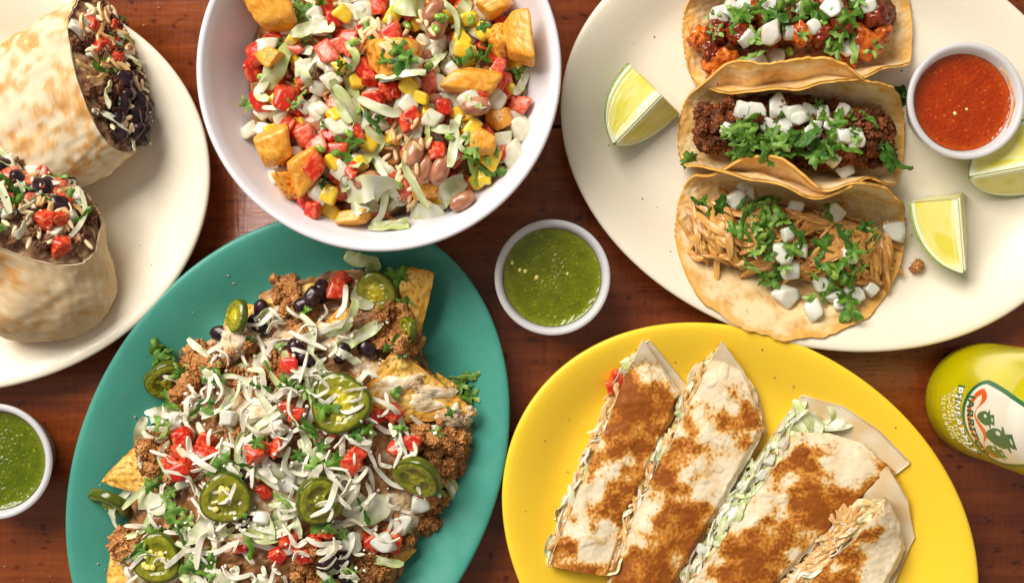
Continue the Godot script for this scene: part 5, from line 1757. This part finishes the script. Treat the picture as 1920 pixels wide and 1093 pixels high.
# ------------------------------------------------------------------ bottle
var bot_at := Vector3.ZERO
func bottle_r(y: float) -> float:
	var pr := [[0.0, 0.0265], [0.0012, 0.0290], [0.004, 0.0312], [0.008, 0.0318], [0.05, 0.0316], [0.09, 0.0318], [0.125, 0.0310], [0.145, 0.0285], [0.165, 0.0235], [0.185, 0.0180], [0.205, 0.0148], [0.225, 0.0136], [0.232, 0.0150], [0.238, 0.0146]]
	for i in pr.size() - 1:
		if y <= pr[i + 1][0]:
			var k: float = (y - pr[i][0]) / (pr[i + 1][0] - pr[i][0])
			return lerpf(pr[i][1], pr[i + 1][1], smoothstep(0.0, 1.0, k) if i > 3 else k)
	return 0.0146

func on_bottle(deg: float, y: float, lift: float) -> Vector3:   # deg runs on in reading direction, 0 faces the middle of the table
	var a := deg_to_rad(deg)
	var r := bottle_r(y) + lift
	var base := Vector2(-0.975, -0.222).angle()
	return Vector3(r * cos(base - a), y, r * sin(base - a))

func bottle() -> void:
	bot_at = P(1836, 748, 0.0)
	var t := thing("soda_bottle", bot_at, "glass bottle of yellow green pineapple soda at the right edge with a printed label", "bottle")
	var f := func(u: float, v: float) -> Vector3:
		var y := 0.238 * u
		var th := TAU * v
		var r := bottle_r(y)
		# knurled heel and stippled foot
		if y > 0.006 and y < 0.034:
			r += 0.00022 * n3(Vector3(cos(th) * 55.0, y * 1500.0, sin(th) * 55.0))
		if y > 0.0015 and y < 0.0055:
			r += 0.00035 * sin(th * 90.0)
		return Vector3(r * cos(th), y, r * sin(th))
	var cf := func(u: float, v: float, _t, p: Vector3) -> Color:
		var k := clampf(0.5 + 0.6 * n3(p * 22.0), 0, 1)
		return C(210, 190, 0).lerp(C(230, 208, 0), k).lerp(C(172, 158, 6), 1.0 - sst(0.02, 0.12, u))
	part("soda_body", slab(240, 220, f, 0.0020, cf, lime_flip(f, f.call(0.4, 0.5) * Vector3(1, 0, 1)), Vector3.ZERO, true), M.soda, t, Transform3D(Basis(), bot_at))
	part("base", lump(Vector3(0.052, 0.003, 0.052), 2.6, 0.0, 1.0, 0.0, 8, func(_p, _d): return C(140, 138, 10)), M.soda, t, Transform3D(Basis(), bot_at + Vector3(0, 0.0018, 0)))
	part("cap", lathe(0.0158, 0.0158, 0.0, [[0, 0.2384, 0], [0.0016, 0.2384], [0.0, 0.2376], [-0.0002, 0.232], [0.0006, 0.2315]], 60, func(_p, th): return C(214, 180, 30).darkened(0.1 * sin(th * 21.0))), M.ceramic, t, Transform3D(Basis(), bot_at))
	# printed label: a white drop edged in green with an orange line and green jugs
	var a0 := 23.0
	var W := 256
	var Hh := 320
	var hw := 58.0                    # half width, degrees
	var y0 := 0.064
	var y1 := 0.172
	var drop := func(k: float, n: int) -> PackedVector2Array:
		var o := PackedVector2Array()
		for i in n:
			var th := TAU * i / n
			var s := sin(th)
			var w := 42.0 * k * cos(th) * (1.0 - 0.28 * maxf(s, 0.0))
			o.append(Vector2(w, 0.030 + (0.082 if s > 0 else 0.0275) * s * lerpf(1.0, k, 0.6) * (1.0 if s > 0 else k) + 0.0))
		return o
	var outer: PackedVector2Array = drop.call(1.0, 60)
	var inner: PackedVector2Array = drop.call(0.90, 60)
	var o1: PackedVector2Array = drop.call(0.80, 60)
	var o2: PackedVector2Array = drop.call(0.66, 60)
	var jugs := []
	for q in [[-8.0, 0.034, 8.0, 0.0085], [8.0, 0.046, 12.0, 0.013], [24.0, 0.032, 8.5, 0.009]]:
		var body := PackedVector2Array()
		for i in 24:
			var th := TAU * i / 24
			body.append(Vector2(q[0] + q[2] * cos(th) * (0.75 + 0.25 * sin(th)), q[1] + q[3] * sin(th)))
		jugs.append(body)
		var neck := PackedVector2Array([Vector2(q[0] - q[2] * 0.45, q[1] + q[3] * 0.7), Vector2(q[0] + q[2] * 0.45, q[1] + q[3] * 0.7), Vector2(q[0] + q[2] * 0.6, q[1] + q[3] * 1.6), Vector2(q[0] - q[2] * 0.6, q[1] + q[3] * 1.6)])
		jugs.append(neck)
		var brim := PackedVector2Array()
		for i in 20:
			brim.append(Vector2(q[0] + q[2] * 1.05 * cos(TAU * i / 20), q[1] + q[3] * 0.86 + q[3] * 0.2 * sin(TAU * i / 20)))
		jugs.append(brim)
	var lights_ := []
	for q in [[-10.0, 0.0365, 1.6, 0.002], [3.0, 0.050, 2.2, 0.003], [21.0, 0.035, 1.6, 0.002], [8.0, 0.064, 3.0, 0.0012], [-8.0, 0.045, 2.0, 0.001], [24.0, 0.0435, 2.0, 0.001]]:
		var body := PackedVector2Array()
		for i in 12:
			body.append(Vector2(q[0] + q[2] * cos(TAU * i / 12), q[1] + q[3] * sin(TAU * i / 12)))
		lights_.append(body)
	var im := Image.create(W, Hh, false, Image.FORMAT_RGBA8)
	for j in Hh:
		for i in W:
			var q := Vector2((float(i) / W * 2.0 - 1.0) * hw, (1.0 - float(j) / Hh) * (y1 - y0))
			var col := Color(1, 1, 1, 0)
			if Geometry2D.is_point_in_polygon(q, outer):
				col = C(0, 104, 62)
				if Geometry2D.is_point_in_polygon(q, inner):
					col = C(240, 238, 226)
					if q.y < 0.030 and Geometry2D.is_point_in_polygon(q, o1) and not Geometry2D.is_point_in_polygon(q, o2):
						col = C(232, 98, 22)
					var wave := 0.0255 + 0.004 * sin(q.x * 0.2)
					if absf(q.x) < 32.0 and q.y > wave and q.y < wave + 0.004 + 0.003 * sin(q.x * 0.2 + 1.0):
						col = C(232, 98, 22)
					for body in jugs:
						if Geometry2D.is_point_in_polygon(q, body):
							col = C(0, 96, 58)
					for body in lights_:
						if Geometry2D.is_point_in_polygon(q, body):
							col = C(214, 234, 214)
			im.set_pixel(i, j, col)
	var lm := StandardMaterial3D.new()
	lm.albedo_texture = ImageTexture.create_from_image(im)
	lm.transparency = BaseMaterial3D.TRANSPARENCY_ALPHA_SCISSOR
	lm.alpha_scissor_threshold = 0.5
	lm.roughness = 0.3
	var v := PackedVector3Array()
	var c := PackedColorArray()
	var uv := PackedVector2Array()
	var idx := PackedInt32Array()
	for i in 49:
		for j in 49:
			var dg := a0 + (i / 48.0 * 2.0 - 1.0) * hw
			v.append(on_bottle(dg, lerpf(y1, y0, j / 48.0), 0.00025))
			c.append(Color.WHITE)
			uv.append(Vector2(i / 48.0, j / 48.0))
	for i in 48:
		for j in 48:
			var k := i * 49 + j
			idx.append_array([k, k + 49, k + 50, k, k + 50, k + 1])
	part("label_print", commit(v, c, idx, uv), lm, t, Transform3D(Basis(), bot_at))
	lettering(t, "JARRITOS", "droid bold", a0 + 2.0, 58.0, 0.0725, 0.0118, C(0, 92, 56), 0.0005, 0.0)
	lettering(t, "PINEAPPLE", "droid bold", a0 + 3.0, 66.0, 0.0555, 0.0086, C(240, 240, 230), 0.0005, 0.0)
	lettering(t, "PINEAPPLE", "droid bold", a0 + 3.0, 70.0, 0.0548, 0.0100, C(0, 92, 56), 0.0002, 0.0004)
	lettering(t, "NATURAL FLAVOR", "droid", a0 + 3.0, 62.0, 0.0480, 0.0052, C(226, 222, 160), 0.0004, 0.0)
	lettering(t, "WITH REAL SUGAR", "droid", a0 + 3.0, 50.0, 0.0415, 0.0048, C(226, 222, 160), 0.0004, 0.0)
	lettering(t, "12.5 FL OZ (370 ml)", "droid", a0 + 3.0, 44.0, 0.0335, 0.0052, C(226, 222, 160), 0.0004, 0.0)

func lettering(t: Node3D, text: String, font: String, mid: float, width: float, y: float, hgt: float, col: Color, lift: float, fat: float) -> void:
	var tm := TextMesh.new()
	var sf := SystemFont.new()
	sf.font_names = PackedStringArray(["Droid Sans"])
	if font.ends_with("bold"):
		sf.font_weight = 700
	tm.font = sf
	tm.text = text
	tm.font_size = 64
	tm.pixel_size = 0.01
	tm.depth = 0.02
	tm.curve_step = 1.0
	var a := tm.get_mesh_arrays() if tm.has_method("get_mesh_arrays") else tm.surface_get_arrays(0)
	var v: PackedVector3Array = a[Mesh.ARRAY_VERTEX]
	var lo := Vector3(1e9, 1e9, 1e9)
	var hi := -lo
	for q in v:
		lo = lo.min(q)
		hi = hi.max(q)
	var o := PackedVector3Array()
	var cs := PackedColorArray()
	for q in v:
		var k: Vector3 = (q - lo) / (hi - lo)
		o.append(on_bottle(mid + (k.x - 0.5) * width, y + k.y * hgt, lift + (k.z - 1.0) * 0.0006))
		cs.append(col)
	var idx: PackedInt32Array = a[Mesh.ARRAY_INDEX] if a[Mesh.ARRAY_INDEX] != null else PackedInt32Array(range(v.size()))
	part("lettering", commit(o, cs, idx), M.print, t, Transform3D(Basis(), bot_at))

# ------------------------------------------------------------------ loose bits
func loose_bits() -> void:
	var sprig := func(label: String, px: float, py: float, y: float, n: int, spread: float, cat: String) -> void:
		var at := P(px, py, y)
		at.y = dish_y("teal" if px < 960 else "tacos", at.x, at.z) + 0.0008
		var o := thing("cilantro_sprig", at, label, cat)
		for i in n:
			var a := TAU * i / n + rng.randf_range(-0.5, 0.5)
			part("cilantro_leaf", pick(K.leaf), M.leaf, o, Transform3D(rnd_basis(0.6), at + Vector3(spread * cos(a), 0.0012 * (i % 3) + 0.001, spread * sin(a))))
		part("stem", ribbon([at + Vector3(-spread, 0.001, 0.001), at + Vector3(0, 0.002, 0), at + Vector3(spread, 0.0012, -0.002)], 0.0009, 0.0009, 0, 0, 10, func(_s, _a): return C(96, 140, 60), 0.2), M.leaf, o)
	sprig.call("dark green cilantro sprig lying loose on the teal platter right of the nachos", 878, 724, 0.0098, 7, 0.0055, "cilantro")
	sprig.call("small cilantro bit on the teal rim above the jalapeno end piece at the left", 308, 660, 0.0125, 3, 0.003, "cilantro")
	sprig.call("tiny cilantro bit touching the red salsa cup on the cream platter", 1692, 180, 0.0098, 2, 0.0016, "cilantro")
	solid("lettuce_shred", lettuce_strip([P(815, 905, 0.022), P(842, 905, 0.018), P(856, 935, 0.013), P(862, 968, 0.0105)], 0.0065, 4.0, 0.9, 22), M.lettuce, "green lettuce strip hanging off the nachos' right side onto the teal platter", "lettuce")
	solid("lettuce_shred", lettuce_strip([P(646, 478, 0.018), P(672, 488, 0.020), P(700, 494, 0.018), P(688, 512, 0.022)], 0.0080, 7.0, 0.75, 22), M.lettuce, "pale green lettuce piece on the teal platter under the bowl's lower rim", "lettuce")
	var crumb := func(label: String, px: float, py: float, y: float, n: int, sp: float) -> void:
		var at := P(px, py, y)
		at.y = dish_y("teal" if px < 960 else "tacos", at.x, at.z) + 0.0004
		var o := thing("meat_crumb", at, label, "meat crumb")
		for i in n:
			var m: Mesh = K.meaty[i % 3]
			part("crumb", m, M.meat, o, Transform3D(rnd_basis(1.5), at + Vector3(rng.randf_range(-sp, sp), 0.0018, rng.randf_range(-sp, sp))))
	K.meaty = []
	for i in 3:
		K.meaty.append(lump(Vector3(0.006, 0.005, 0.0055), 2.4, 0.35, 2.2, i * 3.0, 6, mixer(C(150, 92, 46), C(196, 138, 80), 2.0, i)))
	crumb.call("loose clump of ground beef with a green shred on the teal platter above the nachos", 530, 540, 0.0105, 6, 0.006)
	crumb.call("tiny tan meat crumb on the cream platter between the bottom taco and the lime", 1722, 498, 0.0095, 2, 0.0016)
	# specks on the teal platter and the table
	var xs := []
	var cs := []
	for i in 60:
		var a := rng.randf() * TAU
		var r := rng.randf_range(0.62, 0.9)
		var q := Vector2(0.1136 * r * cos(a), 0.1477 * r * sin(a)).rotated(deg_to_rad(28.99)) + Vector2(-0.1236, 0.0969)
		var y := dish_y("teal", q.x, q.y) + 0.0002
		xs.append(Transform3D(rnd_basis(1.0).scaled(Vector3.ONE * rng.randf_range(0.06, 0.2)), Vector3(q.x, y, q.y)))
		cs.append(Color(0.8, 0.82, 0.72))
	var sp := thing("plate_specks", Vector3.ZERO, "tiny pale cheese specks scattered over the rim of the teal platter", "crumbs")
	many("specks", K.crumb[0], M.tint, sp, xs, cs)
	xs = []
	cs = []
	for i in 150:
		xs.append(Transform3D(rnd_basis(1.0).scaled(Vector3(1.4, 0.6, 1.0) * rng.randf_range(0.04, 0.16)), Vector3(rng.randf_range(-0.30, 0.30), 0.0002, rng.randf_range(-0.18, 0.18))))
		cs.append(C(196, 160, 120).lerp(C(130, 84, 56), rng.randf()))
	for q in [["yellow", Vector2(0.1258, 0.1379), 0.1120, 0.1391, 123.61, "toasted brown crumbs and grains dropped on the yellow platter round the wedges", 40, C(206, 140, 62), C(150, 84, 30)], ["tacos", Vector2(0.1740, -0.0845), 0.1494, 0.1152, 15.47, "tiny meat and tortilla crumbs dropped on the cream platter round the tacos", 46, C(214, 160, 96), C(150, 84, 44)], ["cream", Vector2(-0.3013, -0.0569), 0.1117, 0.1357, 80.17, "few brown crumbs on the bare part of the cream plate beside the burrito halves", 22, C(190, 140, 90), C(96, 60, 40)]]:
		var cx := []
		var cc := []
		for i in q[6]:
			var a := rng.randf() * TAU
			var r := sqrt(rng.randf_range(0.1, 0.86))
			var w: Vector2 = Vector2(q[2] * r * cos(a), q[3] * r * sin(a)).rotated(deg_to_rad(q[4])) + q[1]
			cx.append(Transform3D(rnd_basis(1.0).scaled(Vector3.ONE * rng.randf_range(0.04, 0.15)), Vector3(w.x, dish_y(q[0], w.x, w.y) + 0.0002, w.y)))
			cc.append((q[7] as Color).lerp(q[8], rng.randf()).lightened(0.25))
		var pc := thing("plate_crumbs", Vector3.ZERO, q[5], "crumbs")
		many("specks", K.crumb[2], M.tint, pc, cx, cc)
	var tc := thing("table_crumbs", Vector3.ZERO, "tiny dry crumbs scattered over the bare dark wood between the dishes", "crumbs")
	many("specks", K.crumb[1], M.tint, tc, xs, cs)
